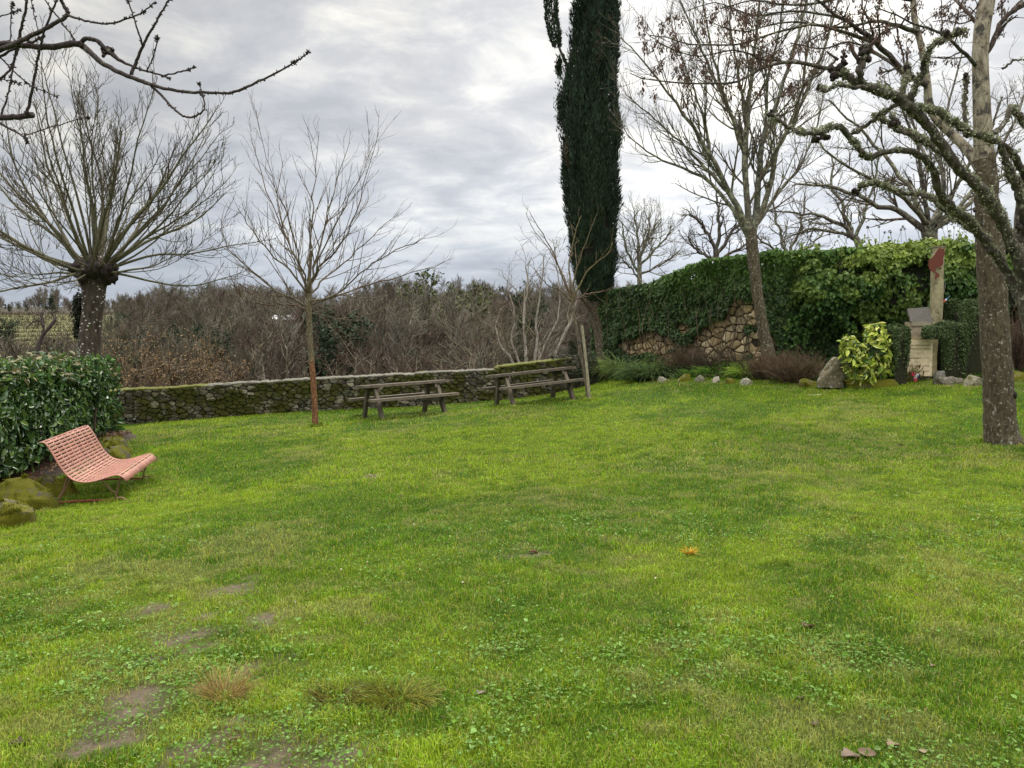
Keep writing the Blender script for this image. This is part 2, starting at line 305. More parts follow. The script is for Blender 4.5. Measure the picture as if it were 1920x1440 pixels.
V = np.stack([X, Y, Z], -1).reshape(-1, 3); ny, nx = X.shape; I = np.arange(ny*nx).reshape(ny, nx)
q = np.stack([I[:-1, :-1], I[:-1, 1:], I[1:, 1:], I[1:, :-1]], -1); k = ok[:-1, :-1] & ok[1:, 1:] & ok[:-1, 1:] & ok[1:, :-1]
sm = soilmask(X, Y)[..., None]; C = lawncol(X, Y)*.34*(1-sm)+gSoil*sm
m, nt2, bs = mat('lawn_ground'); at = N(nt2, 'ShaderNodeAttribute', attribute_name='Col'); v = objco(nt2)
nn = noise(nt2, 28, 8, .75, v); f = ramp(nt2, nn, [(.3, (.55, .55, .55)), (.7, (1.35, 1.35, 1.3))]).outputs[0]
nt2.links.new(mix(nt2, 1.0, at.outputs['Color'], f, 'MULTIPLY'), bs.inputs['Base Color']); bs.inputs['Roughness'].default_value = .95; bs.inputs['Specular IOR Level'].default_value = .1; bump(nt2, nn, bs, .8, .03)
lawn = MB().add(V, [q[k]], C.reshape(-1, 3)).build('lawn', m, None, True); tag(lawn, kind='structure')
# the country beyond: one sheet to the horizon
u = np.linspace(-1, 1, 171); xs = np.sign(u)*np.abs(u)**2.4*1600+u*40; vv = np.linspace(0, 1, 200); ys = -60+vv*120+vv**3*1900; X, Y = np.meshgrid(xs, ys)
Z = H(X, Y); V = np.stack([X, Y, Z], -1).reshape(-1, 3); ny, nx = X.shape; I = np.arange(ny*nx).reshape(ny, nx)
q = np.stack([I[:-1, :-1], I[:-1, 1:], I[1:, 1:], I[1:, :-1]], -1).reshape(-1, 4)
d = dwall(X, Y); az = X/np.maximum(Y, 1)
vin = (sst(-az, .50, .56)*sst(d, 150, 165)*(1-sst(d, 262, 275)))[..., None]
C = np.array([.05, .042, .026])*(1-vin)*(.7+.6*fbm(X*.1, Y*.1, 2)[..., None])+np.array([.125, .13, .045])*vin*(.7+.6*fbm(X*.06, Y*.06, 1)[..., None])
far = MB().add(V, [q], C.reshape(-1, 3)).build('hillside', m_col('hillside_ground', .95, .8, .5, .3), None, True); tag(far, kind='structure')
# ------------------------------------------------------------------ grass
def in_view(x, y, mar=1.05): return (y > 1.5) & (np.abs(x) < .675*mar*y+.3)
def sample_view(n, y0, y1, pw=0):
    "points in the wedge in front of the camera between two distances"
    yy = np.sqrt(rng.uniform(y0**2, y1**2, n)); xx = rng.uniform(-1, 1, n)*(.76*yy+.9); return xx, yy
PA = []
FEET = [(*G(1880, 836)[:2], .34), (*G(592, 799)[:2], .10), (*G(1562, 728)[:2], .34), (*G(1106, 750)[:2], .10), (-5.4, 9.15, .35), (-5.0, 9.3, .3), (-5.9, 8.9, .5), (-5.7, 8.1, .6), (-6.4, 10.2, .4), (-5.6, 10.7, .4)]
for y0, y1, n, wd, ln in [(1.8, 3.6, 150000, .0032, .034), (3.6, 5.5, 145000, .0040, .036), (5.5, 9, 180000, .0055, .038), (9, 14, 140000, .009, .042), (14, 24, 150000, .014, .042)]:
    x, y = sample_view(n, y0, y1); PA.append((x, y, np.full(n, wd), np.full(n, ln)))
for a, b, c in FEET:
    n = int(5200*c)+200; th = rng.uniform(0, 6.28, n); r_ = c*(1+np.abs(rng.normal(0, .28, n))); PA.append((a+r_*np.cos(th), b+r_*np.sin(th), np.full(n, .006), np.full(n, .062)))
for px_, py_, in ((672, 782), (698, 789), (800, 768), (836, 777), (918, 760), (963, 764), (1030, 750), (1076, 755)):
    g_ = G(px_, py_); n = 700; PA.append((g_[0]+rng.normal(0, .09, n), g_[1]+rng.normal(0, .09, n), np.full(n, .009), np.full(n, .06)))
x, y, wd, ln = [np.concatenate(q) for q in zip(*PA)]
keep = (dwall(x, y) < -.25) & ~behind(x, y+1.2) & (rng.random(len(x)) > soilmask(x, y)*.93)
x = np.concatenate([x]); # borders keep clear of hedge bed
keep &= ~(x < np.interp(y, [5, 8, 15.5, 18], [-5.8, -6.15, -8.0, -9.0]))
x, y, wd, ln = x[keep], y[keep], wd[keep], ln[keep]; n = len(x)
hf = .30+.8*fbm(x*1.1, y*1.1, 2, 4)+2.2*np.clip(fbm(x*7, y*7, 4, 3)-.42, 0, 1)
for a, b, c in [(640, 1300, 1.6), (745, 1300, 1.7), (820, 1290, 1.2), (690, 1290, 1.4)]:
    g_ = G(a, b); hf += c*np.exp(-(np.hypot(x-g_[0], (y-g_[1])*1.6)/.10)**2)
L = ln*hf*rng.uniform(.5, 1.35, n); z = HL(x, y)-.004
a = rng.uniform(0, 2*math.pi, n); lean = rng.uniform(.15, 1.1, n); la = rng.uniform(0, 2*math.pi, n)+.0
ld_ = np.stack([np.cos(la), np.sin(la), 0*la], 1); sd = np.stack([np.cos(a), np.sin(a), 0*a], 1)
B0 = np.stack([x, y, z], 1); mid = B0+ld_*(L*lean*.25)[:, None]+np.array([0, 0, 1])*(L*.6)[:, None]; tip = B0+ld_*(L*lean*.85)[:, None]+np.array([0, 0, 1])*(L*(1.05-.35*lean))[:, None]
W2 = (sd*wd[:, None]/2)
V = np.stack([B0-W2, B0+W2, mid+W2*.9, mid-W2*.9, tip], 1)
c = lawncol(x, y, 0)*rng.uniform(.55, 1.5, (n, 1))*(.75+.6*fbm(x*9, y*9, 1, 3)[:, None]); st = rng.random(n); c[st < .09] = np.array([.42, .36, .13])*rng.uniform(.7, 1.1, ((st < .09).sum(), 1)); sel = (st > .09) & (st < .20); c[sel] = np.array([.40, .42, .03])*rng.uniform(.7, 1.1, (sel.sum(), 1))
C5 = np.repeat(c, 5, 0).reshape(n, 5, 3)
i = np.arange(n)[:, None]*5
tag(MB().add(V, [i+np.array([[0, 1, 2, 3]]), i+np.array([[3, 2, 4]])], C5.reshape(-1, 3)).build('grass', M_grass), 'short lush green and yellow lawn grass', 'grass', kind='stuff')
# broad-leaved weeds and clover in patches
P = []; 
for y0, y1, n in [(2.2, 4, 44000), (4, 7, 40000), (7, 13, 26000)]:
    x, y = sample_view(n, y0, y1); mk = fbm(x*.9+9, y*.9, 6, 4)*.6+fbm(x*3.5, y*3.5, 1, 3)*.4; rt = .575-.05*sst(x/y, .15, .5)-.03*sst(-x/y, .25, .5)-.02*sst(y, 5, 3)+.22*(rng.random(n)-.5)
    k = (rng.random(n) < sst(mk, rt, rt+.07)) & (x > np.interp(y, [5, 8, 15.5], [-5.6, -6.0, -7.8])); P.append(np.stack([x[k], y[k]], 1))
P = np.concatenate(P); n = len(P); x, y = P.T; s = rng.uniform(.007, .016, n)*np.where(rng.random(n) < .07, 1.8, 1)*(1+.04*y); a = rng.uniform(0, 6.28, n)
p3 = np.stack([x, y, HL(x, y)+rng.uniform(.012, .034, n)], 1); Dd = np.stack([np.cos(a), np.sin(a), rng.uniform(-.1, .5, n)], 1); Nn = unit(np.stack([rng.normal(0, .35, n), rng.normal(0, .35, n), np.ones(n)], 1))
wc = np.where(rng.random((n, 1)) < .4, np.array([[.18, .30, .075]]), np.array([[.10, .20, .022]]))*rng.uniform(.7, 1.3, (n, 1))
tag(MB().leaves(p3, Dd, Nn, s*1.2, s*rng.uniform(.5, .85, n), wc, 'oval').build('weeds', M_weed), 'low clover and broad leaved weeds spread through the lawn', 'weeds', kind='stuff')
# small litter: petals, pebbles and crumbs of leaf
n = 420; x, y = sample_view(n, 2.3, 12); p3 = np.stack([x, y, HL(x, y)+.03], 1); a = rng.uniform(0, 6.28, n)
cc = np.where(rng.random((n, 1)) < .35, np.array([[.5, .45, .3]]), np.array([[.16, .09, .05]]))*rng.uniform(.6, 1.2, (n, 1))
kk = x > -5
tag(MB().leaves(p3[kk], np.stack([np.cos(a), np.sin(a), .3*np.sin(3*a)], 1)[kk], np.stack([.5*np.sin(a), .5*np.cos(2*a), np.ones(n)], 1)[kk], (rng.uniform(.008, .024, n)*(1+.05*y))[kk], .012, cc[kk], 'oval').build('leaf_litter', M_dead), 'tiny pale and brown crumbs of leaf scattered over the grass', 'leaf litter', kind='stuff')
# fallen leaves one can point at
def curl_leaf(loc, s, rz, colr, name, label):
    g = np.linspace(-1, 1, 7); A, Bq = np.meshgrid(np.linspace(0, 1, 8), g); wv = np.sin(np.pi*np.clip(A, .02, .98))**.7*(.42+.06*np.sin(A*17))
    V = np.stack([A-.5, Bq*wv, .35*(Bq*wv)**2*2+.09*np.sin(A*4+rz)+.05*np.sin(Bq*5)], -1).reshape(-1, 3)*s; cz, sz = math.cos(rz), math.sin(rz)
    V = V@np.array([[cz, sz, 0], [-sz, cz, 0], [0, 0, 1]])+np.array(loc)+np.array([0, 0, .012]); I = np.arange(56).reshape(7, 8)
    q = np.stack([I[:-1, :-1], I[:-1, 1:], I[1:, 1:], I[1:, :-1]], -1).reshape(-1, 4)
    b = MB().add(V, [q], np.array(colr)); st_ = np.array([[-.5, 0, .1], [-.8, .05, .18]])*s; b.tubes((st_@np.array([[cz, sz, 0], [-sz, cz, 0], [0, 0, 1]])+np.array(loc)+np.array([0, 0, .025]))[None], np.array([[.0012, .001]]), 4, np.array([colr]))
    t = thing(name, loc, label, 'leaf', 'fallen leaves lying on the lawn')
    o = b.build('blade', M_dead, t, True); return t
LV = [(1000, 1038, .11, 0, (.11, .035, .02), 'reddish brown fallen leaf in the middle of the lawn'),
 (1515, 1178, .12, .5, (.10, .05, .035), 'curled dark brown leaf on the right part of the lawn, above the clover'),
 (1500, 1312, .07, 1.2, (.10, .05, .04), 'small purplish brown leaf right of centre, below the curled dark brown leaf'),
 (1523, 1360, .08, 1.9, (.16, .11, .09), 'grey brown pointed leaf standing in the clover near the lower right'),
 (1595, 1424, .11, .2, (.22, .16, .12), 'wide tan leaf at the bottom edge, left one of the pair in the clover'),
 (1625, 1418, .09, 2.6, (.20, .13, .09), 'folded brown leaf at the bottom edge, right one of the pair in the clover'),
 (1675, 1403, .08, .4, (.30, .22, .14), 'pale torn leaf with light edge, above the bottom right corner leaves'),
 (1730, 1415, .06, 1.4, (.32, .26, .17), 'small straw coloured leaf, farthest right of the leaves near the bottom edge'),
 (903, 1304, .08, 1.1, (.26, .19, .18), 'pinkish grey pointed leaf standing right of the tall grass clump'),
 (680, 1320, .08, 1.0, (.30, .17, .11), 'light brown leaf lying against the front of the tall grass clump'),
 (1603, 973, .10, .3, (.10, .05, .03), 'dark brown leaf on the lawn left of the big trunk, half way down'),
 (1688, 836, .11, 0, (.05, .035, .03), 'blackish leaf on the lawn near the foot of the big trunk'),
 (693, 893, .10, 0, (.34, .25, .17), 'pale tan leaf on the lawn below the first picnic table'),
 (35, 1398, .10, .3, (.07, .04, .03), 'dark brown leaf in the bottom left corner of the lawn'),
 (440, 1392, .08, .9, (.16, .10, .06), 'brown leaf beside the bare soil at the bottom left'),
 (1750, 1253, .05, .5, (.24, .17, .12), 'small round tan leaf in the yellowish patch at the lower right')]
for a, b, s, rz, c, lb in LV:
    g = G(a, b); curl_leaf(g, s*.72, rz, c, 'fallen_leaf', lb)
def blob(b, c, r, seed=0, sq=(1, 1, 1), col=None):
    th = np.linspace(0, 2*math.pi, 16, endpoint=False); ph = np.linspace(-.49, .49, 11)*math.pi; T, Q = np.meshgrid(th, ph); E = np.stack([np.cos(T)*np.cos(Q), np.sin(T)*np.cos(Q), np.sin(Q)], -1).reshape(-1, 3)
    k = 1+.75*(fbm(E[:, 0]*2.1+seed*3.7+E[:, 2], E[:, 1]*2.1+E[:, 2]*1.9+seed, seed, 4)-.5)*2; V = E*k[:, None]*r*np.array(sq)+np.asarray(c)
    I = np.arange(176).reshape(11, 16); I2 = np.roll(I, -1, 1); b.add(V, [np.stack([I[:-1], I2[:-1], I2[1:], I[1:]], -1).reshape(-1, 4)], col); return b
def tuft(name, loc, n, ln, spread, col, label, cat, w=.006, droop=1.0, mat_=None, group=None, lean0=(0, 0)):
    a = rng.uniform(0, 6.28, n); r = spread*np.sqrt(rng.random(n))*.5; b0 = np.stack([loc[0]+r*np.cos(a), loc[1]+r*np.sin(a)*.7, np.full(n, loc[2])], 1)
    L = rng.uniform(.55, 1.1, n)*ln; d = np.stack([np.cos(a)*.6+lean0[0]+rng.normal(0, .2, n), np.sin(a)*.6+lean0[1]+rng.normal(0, .2, n), np.full(n, 1.2)], 1); d = unit(d)
    P = [b0]
    for j in range(4): d = unit(d+np.array([0, 0, -.32*droop])+rng.normal(0, .05, d.shape)); P.append(P[-1]+d*(L/4)[:, None])
    P = np.stack(P, 1); R = np.linspace(1, .2, 5)[None]*w/2*np.ones((n, 1)); bmx = MB().tubes(P, R, 3, jit(n, col, .6, .15))
    t = thing(name, loc, label, cat, group); bmx.build('blades', mat_ or M_grass, t); return t
tuft('grass_tuft', G(420, 1312), 260, .17, .16, (.42, .30, .12), 'dry straw coloured grass tuft on the lawn at the lower left', 'grass tuft', .003, .7)
tuft('grass_tuft', G(1292, 1040), 110, .085, .045, (.62, .42, .04), 'bright orange yellow grass tuft in the lawn right of centre', 'grass tuft', .004, .8)
tuft('grass_tuft', G(745, 1316), 620, .12, .30, (.24, .25, .03), 'long tousled grass clump with a hollow under it, lower left of centre', 'grass tuft', .004, 1.1)
tuft('grass_tuft', G(640, 1312), 300, .11, .22, (.20, .18, .04), 'brownish long grass clump just left of the tousled clump', 'grass tuft', .004, 1.2)
# ------------------------------------------------------------------ rocks and walls
def rock(name, c, dims, label, cat='rock', mt=None, col=(.19, .17, .13), seed=0, rz=0, amp=.28, group=None, flat=.0):
    n, m_ = 44, 22; th = np.linspace(0, 2*math.pi, n, endpoint=False); ph = np.linspace(-.5, 1, m_)*math.pi/2; T, Pq = np.meshgrid(th, ph)
    pw = .42; cx = np.sign(np.cos(T))*np.abs(np.cos(T))**pw; sy = np.sign(np.sin(T))*np.abs(np.sin(T))**pw; cp = np.abs(np.cos(Pq))**pw; sp_ = np.sign(np.sin(Pq))*np.abs(np.sin(Pq))**pw
    D = 1+amp*(fbm(cx*cp*1.7+seed*3.1, sy*cp*1.7+sp_*1.9+seed, seed, 3)-.5)*2
    E = np.stack([cx*cp*D, sy*cp*D, sp_*D], -1).reshape(-1, 3); rk = np.random.default_rng(seed+900)
    for k in range(16):
        nn_ = unit(rk.normal(size=3)*np.array([1, 1, .8])+np.array([0, 0, .25])); e_ = E@nn_-rk.uniform(.62, .92); E = E-np.clip(e_, 0, None)[:, None]*nn_*.96
    E = E*(1+.07*(fbm(E[:, 0]*7+seed, E[:, 1]*7+E[:, 2]*9, seed, 4)-.5)[:, None]*2); V = E*np.array([dims[0]/2, dims[1]/2, dims[2]]); cz, sz = math.cos(rz), math.sin(rz); V = V@np.array([[cz, sz, 0], [-sz, cz, 0], [0, 0, 1]])
    I = np.arange(n*m_).reshape(m_, n); I2 = np.roll(I, -1, 1); q = np.stack([I[:-1], I2[:-1], I2[1:], I[1:]], -1).reshape(-1, 4)
    o = MB().add(V, [q], np.array(col)).build(name, mt or M_rock, None, True); o.location = tuple(float(v) for v in c); return tag(o, label, cat, group)
def stones(b, p0, p1, z0f, z1f, cell, nrm, depth, pal, bulge=.4, warp=.1, gap=.010, K=16):
    "irregular fitted stones: shrunken Voronoi cells standing out of the wall face"
    p0 = np.asarray(p0, float); p1 = np.asarray(p1, float); Lw = np.hypot(*(p1-p0)); t = (p1-p0)/Lw; cw, ch = cell; Hm = 4.2
    nx = int(Lw/cw)+3; nz = int(Hm/ch)+2; gi_, gj = np.meshgrid(np.arange(-1, nx), np.arange(-1, nz)); S = np.stack([(gi_+.5*(gj % 2)+rng.uniform(-.42, .42, gi_.shape))*cw, (gj+rng.uniform(-.38, .38, gi_.shape))*ch], -1)
    drop = rng.random(gi_.shape) < .14; VV = []; CC = []; asp = cw/ch
    for j in range(1, S.shape[0]-1):
        for i in range(1, S.shape[1]-1):
            if drop[j, i]: continue
            c = S[j, i]; x_, y_ = p0+t*np.clip(c[0], 0, Lw); zb = float(z0f(x_, y_)); zt = float(z1f(x_, y_))
            if zb+c[1]-ch*.3 > zt or not 0 < c[0] < Lw: continue
            poly = [np.array(q, float)*1.6 for q in ((-cw, -ch), (cw, -ch), (cw, ch), (-cw, ch))]
            for dj in (-2, -1, 0, 1, 2):
                for di in (-2, -1, 0, 1, 2):
                    jj, ii = j+dj, i+di
                    if (dj == 0 and di == 0) or not (0 <= jj < S.shape[0] and 0 <= ii < S.shape[1]) or drop[jj, ii]: continue
                    v = S[jj, ii]-c; nn_ = np.array([v[0], v[1]*asp**1.2]); h_ = (nn_@v)/2; out = []
                    for k in range(len(poly)):
                        A, B_ = poly[k], poly[(k+1) % len(poly)]; da, db = A@nn_-h_, B_@nn_-h_
                        if da <= 0: out.append(A)
                        if da*db < 0: out.append(A+(B_-A)*da/(da-db))
                    poly = out
                    if len(poly) < 3: break
                if len(poly) < 3: break
            if len(poly) < 3: continue
            Pq = np.array(poly); Pq[:, 1] = np.minimum(Pq[:, 1], zt-zb-c[1]+.01); m_ = Pq.mean(0); Pn = np.roll(Pq, -1, 0); dl_ = np.linalg.norm(Pn-Pq, axis=1); cum = np.concatenate([[0], np.cumsum(dl_)])
            if cum[-1] < .08: continue
            tt = (np.arange(K)+rng.uniform(-.2, .2, K))/K*cum[-1] % cum[-1]; tt = np.sort(tt); k = np.clip(np.searchsorted(cum, tt, side='right')-1, 0, len(Pq)-1); f = ((tt-cum[k])/np.maximum(dl_[k], 1e-6))[:, None]; R_ = Pq[k]*(1-f)+Pn[k]*f
            R_ = (R_+.16*(np.roll(R_, 1, 0)+np.roll(R_, -1, 0)))/1.32-m_; rr = np.linalg.norm(R_, axis=1, keepdims=True)+1e-6; R_ = R_*np.clip((rr-gap)/rr, .3, 1)*(1+rng.normal(0, .03, (K, 1)))
            dp = depth*rng.uniform(.35, 1.25); tl_ = rng.normal(0, .12, 2); V = []
            for f_, o_ in ((1, -.03), (.95, dp*.6), (1-bulge*.22, dp*.95), (.5, dp)):
                r_ = R_*f_; oo = o_+(r_@tl_)*(o_ > 0); V.append(np.stack([p0[0]+t[0]*(c[0]+m_[0]+r_[:, 0])+nrm[0]*oo, p0[1]+t[1]*(c[0]+m_[0]+r_[:, 0])+nrm[1]*oo, zb+c[1]+m_[1]+r_[:, 1]], 1))
            VV.append(np.concatenate(V)); CC.append(np.array(pal[rng.integers(len(pal))])*rng.uniform(.65, 1.35))
    n = len(VV); V = np.concatenate(VV); i = np.arange(n)[:, None, None]*4*K; j = np.arange(K); j2 = (j+1) % K
    q = np.concatenate([i+np.stack([a_*K+j, a_*K+j2, (a_+1)*K+j2, (a_+1)*K+j], -1)[None] for a_ in range(3)], 1).reshape(-1, 4); b.add(V, [q, (np.arange(n)[:, None]*4*K+3*K+np.arange(K)[None])], np.repeat(np.array(CC), 4*K, 0)); return b
def slabwall(b, p0, p1, zb, zt0, zt1, th, col, nrm, ns=30):
    p0 = np.asarray(p0, float); p1 = np.asarray(p1, float); V = []
    for k in range(ns+1):
        p = p0+(p1-p0)*k/ns; zt = zt0+(zt1-zt0)*k/ns; q_ = p-np.array(nrm)*th
        V += [(p[0], p[1], zb), (p[0], p[1], zt), (q_[0], q_[1], zt), (q_[0], q_[1], zb)]
    fs = []
    for k in range(ns):
        for a in range(4): c = (a+1) % 4; fs.append((k*4+a, k*4+c, k*4+4+c, k*4+4+a))
    fs = np.array(fs); b.add(V, [fs, np.array([[3, 2, 1, 0], [ns*4, ns*4+1, ns*4+2, ns*4+3]])], np.array(col)); return b
# low boundary wall
A0 = np.array([-18.0, 16.9]); A1 = np.array([1.75, 22.1]); tw = unit(A1-A0); nw = np.array([tw[1], -tw[0]])
def wtop(x, y): return np.interp(x, [-18, -10, -4, -0.4, -.35, 1.8], [.18, .20, .48, .62, .70, .93])+.025*(vn(x*3, 0*x, 1)-.5)
wt = thing('boundary_wall', (-5, 20.3, -.5), 'low dry stone wall with moss and a pale capping along the far edge of the lawn', 'wall')
b = MB(); 
def zt_(x, y): return wtop(x, y)-.05
for k in range(40):
    pa = A0+(A1-A0)*k/40; pb = A0+(A1-A0)*(k+1)/40; slabwall(b, pa, pb, -4 if k < 38 else -1.5, float(wtop(*pa))-.07, float(wtop(*pb))-.07, .42, (.035, .03, .022), nw, 1)
stones(b, A0+tw*5, A1, lambda x, y: float(HL(x, y))-.12, zt_, (.21, .085), nw, .065, [(.11, .092, .066), (.075, .062, .045), (.14, .125, .09), (.07, .066, .037), (.10, .088, .045), (.24, .215, .155), (.06, .052, .042)], .5, gap=.004)
b.build('stonework', M_wallst, wt)
b = MB(); Lw = np.hypot(*(A1-A0)); ss = np.arange(0, Lw, .06); V = []; CC = []
for q_ in ss:
    p = A0+tw*q_; z = float(wtop(*p)); o1 = .035+.05*(float(fbm(q_*2.2, 0, 1, 3))-.5); th_ = .055+.03*(float(fbm(q_*1.7, 4, 2, 3))-.5); zz_ = z+.035*(float(fbm(q_*2.6, 9, 3, 4))-.5)
    for dn_, dz_ in ((o1, -th_), (o1+.008, -.018), (o1-.03, -.002), (-.15, .012), (-.42, .008), (-.47, -.03), (-.46, -th_)): V.append((*(p+nw*dn_), zz_-.03+dz_+rng.normal(0, .008)))
    mo = -10.5 < p[0] < -7.9 or p[0] > -.5; c_ = np.array((.11, .115, .018)) if mo else np.array((.15, .14, .11))*(.75+.5*float(fbm(q_*3, 2, 4, 3))); CC += [c_]*7
I = np.arange(len(V)).reshape(-1, 7); b.add(V, [np.stack([I[:-1, :-1], I[1:, :-1], I[1:, 1:], I[:-1, 1:]], -1).reshape(-1, 4), np.array([I[-1], I[0][::-1]])], np.array(CC))
b.build('capping', m_col('capping_stone', .92, 14, .45, .8, moss=(.12, .13, .02), mossamt=.6, msc=2.2), wt)
# pale block set in the wall
p = G(318, 789); rock('pale_stone', (p[0], p[1]-.02, p[2]-.02), (.17, .10, .19), 'squared yellowish stone standing at the foot of the low wall near the hedge', 'stone', M_mono, (.42, .34, .17), 5, .2, .1)
# garden wall behind the bed
def gtop(x, y): return np.interp(x, [2.7, 4.5, 6.4, 12, 24], [2.75, 3.0, 3.25, 3.35, 3.4])
gt = thing('garden_wall', (6.4, 20, .8), 'tall rubble wall of cream stones half covered by ivy behind the flower bed', 'wall')
b = MB(); pal = [(.46, .35, .19), (.38, .28, .15), (.52, .42, .26), (.31, .24, .13), (.42, .32, .20)]
for i_ in range(3):
    pa, pb = GW[i_], GW[i_+1]; t_ = unit(pb-pa); nr = np.array([t_[1], -t_[0]])
    slabwall(b, pa, pb, -.6, float(gtop(*pa)), float(gtop(*pb)), .5, (.06, .048, .032), nr, 8)
    if i_ < 2: stones(b, pa, pb, lambda x, y: float(HL(x, y))-.1, lambda x, y: float(gtop(x, y))-.02, (.26, .18), nr, .07, pal, .95, gap=.010, warp=0)
b.build('stonework', M_garst, gt)
# ------------------------------------------------------------------ leafy masses
def leafmass(b, core, c, dims, n, ls, cols, rz=0, pw=.35, lump=.12, lf=2.0, shape='oval', wr=.5, top=None, topcol=None, seed=0, up=.2, ccol=(.03, .03, .015), carve=.0, open_bottom=True, inner=.92):
    "leaf-covered superellipsoid; c is the middle of the base"
    u = rng.normal(size=(n, 3)); u = unit(u); u[:, 2] = np.abs(u[:, 2]) if open_bottom else u[:, 2]
    sg = np.sign(u)*np.abs(u)**pw; sg = sg/np.max(np.abs(sg)**1, axis=1, keepdims=True)**(1-pw)
    def lumpf(w_): return 1+lump*2*(fbm(w_[:, 0]*lf+seed*5, w_[:, 1]*lf+w_[:, 2]*lf*1.3+seed, seed, 3)-.5)
    hd = np.array([dims[0]/2, dims[1]/2, dims[2]]); cz, sz = math.cos(rz), math.sin(rz); R = np.array([[cz, sz, 0], [-sz, cz, 0], [0, 0, 1]])
    W_ = sg*hd; k = lumpf(W_); dep = 1-rng.random(n)**2*.22; P = W_*(k*dep)[:, None]
    nr = unit(sg**3/hd+1e-9); nr = unit(nr+rng.normal(0, .45, nr.shape)+np.array([0, 0, up]))
    if carve:
        kk = fbm(P[:, 0]*3.2+seed, P[:, 2]*3.2+P[:, 1]*2, seed+2, 3) > carve; P, nr, sg, dep = P[kk], nr[kk], sg[kk], dep[kk]
    m_ = len(P); D = unit(np.cross(nr, rng.normal(size=nr.shape))+np.array([0, 0, -.25])); L = rng.uniform(.65, 1.25, m_)*ls
    cs = np.array(cols); cc = cs[rng.integers(len(cs), size=m_)]*rng.uniform(.65, 1.3, (m_, 1))
    if topcol is not None:
        tt = (sg[:, 2] > .93) & (rng.random(m_) < topcol[0]); cc[tt] = np.array(topcol[1])*rng.uniform(.7, 1.3, (tt.sum(), 1))
    b.leaves(P@R+np.array(c), D@R, nr@R, L, L*wr*rng.uniform(.8, 1.2, m_), cc, shape)
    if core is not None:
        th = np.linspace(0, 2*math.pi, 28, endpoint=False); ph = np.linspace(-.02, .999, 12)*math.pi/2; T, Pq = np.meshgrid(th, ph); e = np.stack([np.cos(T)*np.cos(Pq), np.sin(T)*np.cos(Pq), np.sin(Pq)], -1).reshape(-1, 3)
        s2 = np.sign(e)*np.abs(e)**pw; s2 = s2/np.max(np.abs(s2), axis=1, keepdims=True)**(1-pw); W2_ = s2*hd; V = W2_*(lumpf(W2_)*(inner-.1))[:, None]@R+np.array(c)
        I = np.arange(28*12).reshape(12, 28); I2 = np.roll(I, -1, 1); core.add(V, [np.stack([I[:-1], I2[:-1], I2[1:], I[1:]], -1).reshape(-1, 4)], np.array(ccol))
def bush(name, c, dims, n, ls, cols, label, cat='shrub', mt=None, group=None, stems=0, **kw):
    t = thing(name, c, label, cat, group); b = MB(); core = MB(); leafmass(b, core, c, dims, n, ls, cols, **kw)
    core.build('branches', M_core, t); b.build('foliage', mt or M_ivy, t); return t
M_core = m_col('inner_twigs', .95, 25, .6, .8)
# laurel hedge on the left
HP = np.array([(-5.95, 4.5), (-6.2, 8.0), (-7.05, 12.0), (-8.12, 15.6)])
t = thing('laurel_hedge', (-7.3, 10, -.5), 'clipped glossy laurel hedge behind the pink bench', 'hedge'); b = MB(); core = MB()
n = 19000; s_ = rng.random(n)*3; k_ = s_.astype(int); f_ = (s_-k_)[:, None]; pc = HP[k_]*(1-f_)+HP[k_+1]*f_; nr2 = np.array([.965, .26])
face = rng.random(n); px_ = np.zeros((n, 3)); nr = np.zeros((n, 3)); gz = HL(pc[:, 0], pc[:, 1]); ht = np.interp(pc[:, 1], [4, 8, 15.6], [1.33, 1.27, 1.12]); 
fr = face < .62; tp_ = (face >= .62) & (face < .92); en = face >= .92; hz_ = rng.random(n)
off = .24*2*(fbm(pc[:, 1]*1.7, hz_*3.5, 1, 4)-.5)-.18*rng.random(n)**2-.35*sst(s_, 2.75, 3)-.16*sst(hz_, .8, 1)
hz2 = .12+.88*hz_; px_[fr, :2] = pc[fr]+nr2*(off[fr]-.15*(1-hz2[fr]))[:, None]; px_[fr, 2] = gz[fr]+.12+(ht-gz-.12)[fr]*hz2[fr]; nr[fr] = (nr2[0], nr2[1], .25)
ww = rng.random(n)*1.5; px_[tp_, :2] = pc[tp_]-nr2*ww[tp_, None]; px_[tp_, 2] = ht[tp_]+.17*2*(fbm(pc[tp_, 1]*2, ww[tp_]*2, 2, 4)-.5)-.10*rng.random(tp_.sum())+.16*(rng.random(tp_.sum()) < .10)*rng.random(tp_.sum())-.18*sst(ww[tp_], .25, 0)-.15*sst(s_[tp_], 2.8, 3); nr[tp_] = (0, 0, 1)
px_[en, :2] = HP[3]-nr2*ww[en, None]+np.array([-.26, .965])*(off[en, None]+.1); px_[en, 2] = -.45+(1.12+.45)*hz_[en]; nr[en] = (-.26, .965, .2)
nr = unit(nr+rng.normal(0, .42, nr.shape)); D = unit(np.cross(nr, rng.normal(size=nr.shape))+np.array([0, 0, -.2])); L = rng.uniform(.08, .15, n)
cs = np.array([(.05, .11, .022), (.07, .15, .03), (.04, .085, .02), (.13, .21, .04), (.06, .12, .045)]); cc = cs[rng.integers(5, size=n)]*rng.uniform(.6, 1.25, (n, 1)); tt = tp_ & (rng.random(n) < .5); cc[tt] = np.array([.24, .21, .11])*rng.uniform(.6, 1.3, (tt.sum(), 1))
b.leaves(px_, D, nr, L, L*rng.uniform(.38, .52, n), cc, 'oval')
V = []
